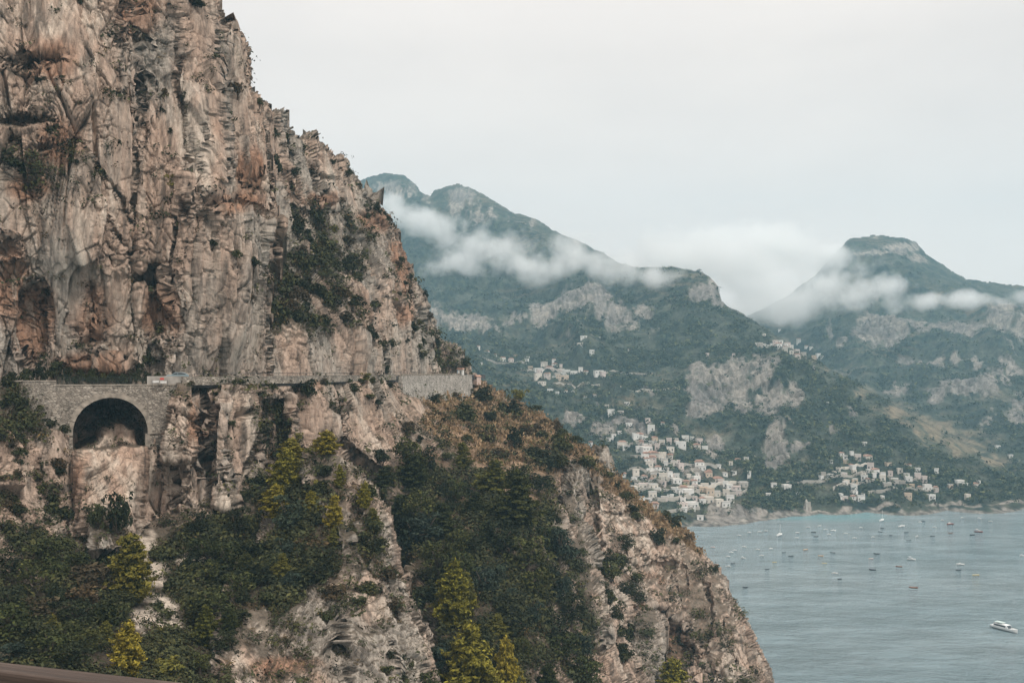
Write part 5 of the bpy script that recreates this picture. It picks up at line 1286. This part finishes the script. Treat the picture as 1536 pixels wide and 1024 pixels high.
# moored sailing boats
M['hullw'] = simple('white_hull', (.70, .71, .70), .4, .06, 1); M['navy'] = simple('navy_band', (.03, .04, .05), .4, .1, 1); M['awn'] = simple('awning_cloth', (.42, .50, .48), .7, .1, 2); M['sail'] = simple('furled_sail', (.66, .66, .62), .7)
for px, py, lab in ((1169.5, 803, 'white sailing boat with bare mast moored left of the middle of the bay'), (1323, 781, 'white sailing boat with bare mast moored off the far shore')):
    e_ = empty('sailing_boat', sea_pt(px, py)+Vector((0, 0, .2)), .9); tag(e_, lab, 'sailing boat')
    hull_mesh(8, 2.4, .9).build('hull', M['hullw'], e_)
    c = MB(); c.tube([(.8, 0, .6), (.8, 0, 8.5)], [.09, .06], 6); c.build('mast', M['sail'], e_)
    c = MB(); c.tube([(.7, 0, 1.7), (-2.8, 0, 1.75)], [.16, .12], 6); c.build('furled_sail', M['sail'], e_)
    c = MB(); c.box(-1.2, 1.4, -.7, .7, .8, 1.25); c.build('cabin', M['hullw'], e_)
# the big tour boat
p = sea_pt(1507, 945); tb = empty('tour_boat', p+Vector((0, 0, .25)), math.radians(-63), .88); tag(tb, 'large white tour boat with dark window band, nearest boat at the lower right', 'boat')
hull_mesh(15, 4.2, 1.5).build('hull', M['hullw'], tb)
c = MB(); c.prism([(-5.6, 1.25), (-5.4, 2.9), (2.0, 2.9), (3.4, 1.3)][::-1], -1.7, 1.7); cab = c.build('cabin', M['hullw'], tb)
for y in (-1.73, 1.702):
    c = MB(); c.box(-5.0, 1.6, y, y+.028, 1.75, 2.55); c.build('window_band', M['navy'], cab)
c = MB(); c.add([(2.15, -1.45, 2.75), (2.15, 1.45, 2.75), (3.25, 1.45, 1.45), (3.25, -1.45, 1.45)], [(0, 3, 2, 1)]); o = c.build('windscreen', M['navy'], cab); o.location.x = .06; o.location.z = .03
c = MB(); c.box(-5.2, -.6, -1.6, 1.6, 3.55, 3.65); c.build('awning', M['awn'], tb)
for x in (-5.0, -.8):
    for y in (-1.5, 1.5): c = MB(); c.tube([(x, y, 2.9), (x, y, 3.55)], .05, 6); c.build('awning_post', M['steel'], tb)
c = MB(); c.tube([(2.2, -1.5, 2.1), (5.5, -1.1, 2.5), (7.0, 0, 2.8), (5.5, 1.1, 2.5), (2.2, 1.5, 2.1)], .05, 6)
for x, y, z in ((3.6, -1.35, 2.3), (5.5, -1.1, 2.5), (7.0, 0, 2.8), (5.5, 1.1, 2.5), (3.6, 1.35, 2.3)): c.tube([(x, y, 1.4), (x, y, z)], .04, 5)
c.build('bow_rail', M['steel'], tb)
c = MB(); c.box(-6.9, -4.9, -2.0, 2.0, -.05, .32) if False else c.box(-7.45, -7.3, -1.55, 1.55, .35, .6); c.build('stern_fender', M['navy'], tb)

# ------------------------------------------------------------------ the lookout the photograph is taken from
def wood():
    m, nt, b = mat('weathered_timber')
    tc = N(nt, 'ShaderNodeTexCoord'); mp = N(nt, 'ShaderNodeMapping'); mp.inputs['Scale'].default_value = (3, 40, 40); nt.links.new(tc.outputs['Object'], mp.inputs['Vector'])
    n = N(nt, 'ShaderNodeTexNoise', Scale=1.0, Detail=8.0, Roughness=.7); nt.links.new(mp.outputs[0], n.inputs['Vector'])
    nt.links.new(ramp(nt, n.outputs[0], [(.3, (.018, .012, .009)), (.55, (.05, .033, .025)), (.75, (.12, .09, .072))]), b.inputs['Base Color'])
    b.inputs['Roughness'].default_value = .85; bu = N(nt, 'ShaderNodeBump', Strength=.6, Distance=.01); nt.links.new(n.outputs[0], bu.inputs['Height']); nt.links.new(bu.outputs[0], b.inputs['Normal'])
    return m
M['wood'] = wood()
r0, r1 = un(0, 991, 2.05), un(285, 1023.5, 1.91)
ra = math.atan2(r1.y-r0.y, r1.x-r0.x)
ln = empty('wooden_railing', r0, ra); ln.rotation_euler = (0, 0, ra); tag(ln, 'weathered brown timber handrail crossing the lower left corner close to the eye', 'railing')
b_ = MB(); b_.box(-2.2, 1.6, -.06, 0, -.13, 0); o = b_.build('handrail', M['wood'], ln); bv = o.modifiers.new('bevel', 'BEVEL'); bv.width = .006; bv.segments = 2
b_ = MB(); b_.box(-2.2, 1.6, -.05, -.01, -.62, -.50); b_.build('lower_rail', M['wood'], ln)
for x in (-1.9, -.35, 1.2):
    b_ = MB(); b_.box(x-.05, x+.05, -.058, -.002, -1.05, -.131); b_.build('post', M['wood'], ln)
b_ = MB(); b_.box(-4, 2.2, -3.0, 2.2, H-2.6, H-1.62); tag(b_.build('terrace', M['concrete']), kind='structure')

# ------------------------------------------------------------------ camera, sky, sun
cam = bpy.data.cameras.new('camera'); cam.sensor_width = 36; cam.lens = F/1536*36; cam.clip_end = 20000; cam.clip_start = .1
cam.shift_y = (HY-512)/1536
co = bpy.data.objects.new('camera', cam); COL.objects.link(co); co.location = (0, 0, H); co.rotation_euler = (math.pi/2, 0, 0)
SC.camera = co

SUN_EL, SUN_AZ = math.radians(54), math.radians(140)      # azimuth clockwise from +Y: behind the eye, over the right shoulder
w = bpy.data.worlds.new('World'); SC.world = w; w.use_nodes = True
nt = w.node_tree; nt.nodes.clear()
sky = N(nt, 'ShaderNodeTexSky', sky_type='NISHITA', sun_disc=False, sun_elevation=SUN_EL, sun_rotation=SUN_AZ, air_density=1.0, dust_density=2.0)
tc = N(nt, 'ShaderNodeTexCoord')
mp = N(nt, 'ShaderNodeMapping'); mp.inputs['Scale'].default_value = (1, 1, 2.6); nt.links.new(tc.outputs['Generated'], mp.inputs['Vector'])
no = N(nt, 'ShaderNodeTexNoise', Scale=2.2, Detail=6.0, Roughness=.55); nt.links.new(mp.outputs[0], no.inputs['Vector'])
cl = ramp(nt, no.outputs[0], [(.35, (9.35, 8.5, 7.95)), (.62, (10.4, 9.4, 8.7))])
sx = N(nt, 'ShaderNodeSeparateXYZ'); nt.links.new(tc.outputs['Generated'], sx.inputs[0])
zr = ramp(nt, sx.outputs[2], [(.30, 1.0), (.9, 1.9)])     # overcast: brighter towards the zenith
cl = mixc(nt, cl, zr, 1.0, 'MULTIPLY')
mx = mixc(nt, sky.outputs[0], cl, .93)
bg = N(nt, 'ShaderNodeBackground', Strength=.1); nt.links.new(mx, bg.inputs[0])
wo = N(nt, 'ShaderNodeOutputWorld'); nt.links.new(bg.outputs[0], wo.inputs[0])

sl = bpy.data.lights.new('sun', 'SUN'); sl.energy = 3.0; sl.angle = math.radians(8); sl.color = (1, .96, .9)
so = bpy.data.objects.new('sun', sl); COL.objects.link(so); so.location = (0, -50, 400)
d = Vector((math.sin(SUN_AZ)*math.cos(SUN_EL), math.cos(SUN_AZ)*math.cos(SUN_EL), math.sin(SUN_EL)))
so.rotation_euler = (-d).to_track_quat('-Z', 'Y').to_euler()

vs = SC.view_settings; vs.view_transform = 'Standard'; vs.look = 'None'; vs.exposure = 0; vs.gamma = 1
SC.cycles.use_denoising = True
SC.cycles.max_bounces = 8; SC.cycles.diffuse_bounces = 3; SC.cycles.glossy_bounces = 2; SC.cycles.volume_bounces = 6; SC.cycles.transparent_max_bounces = 8
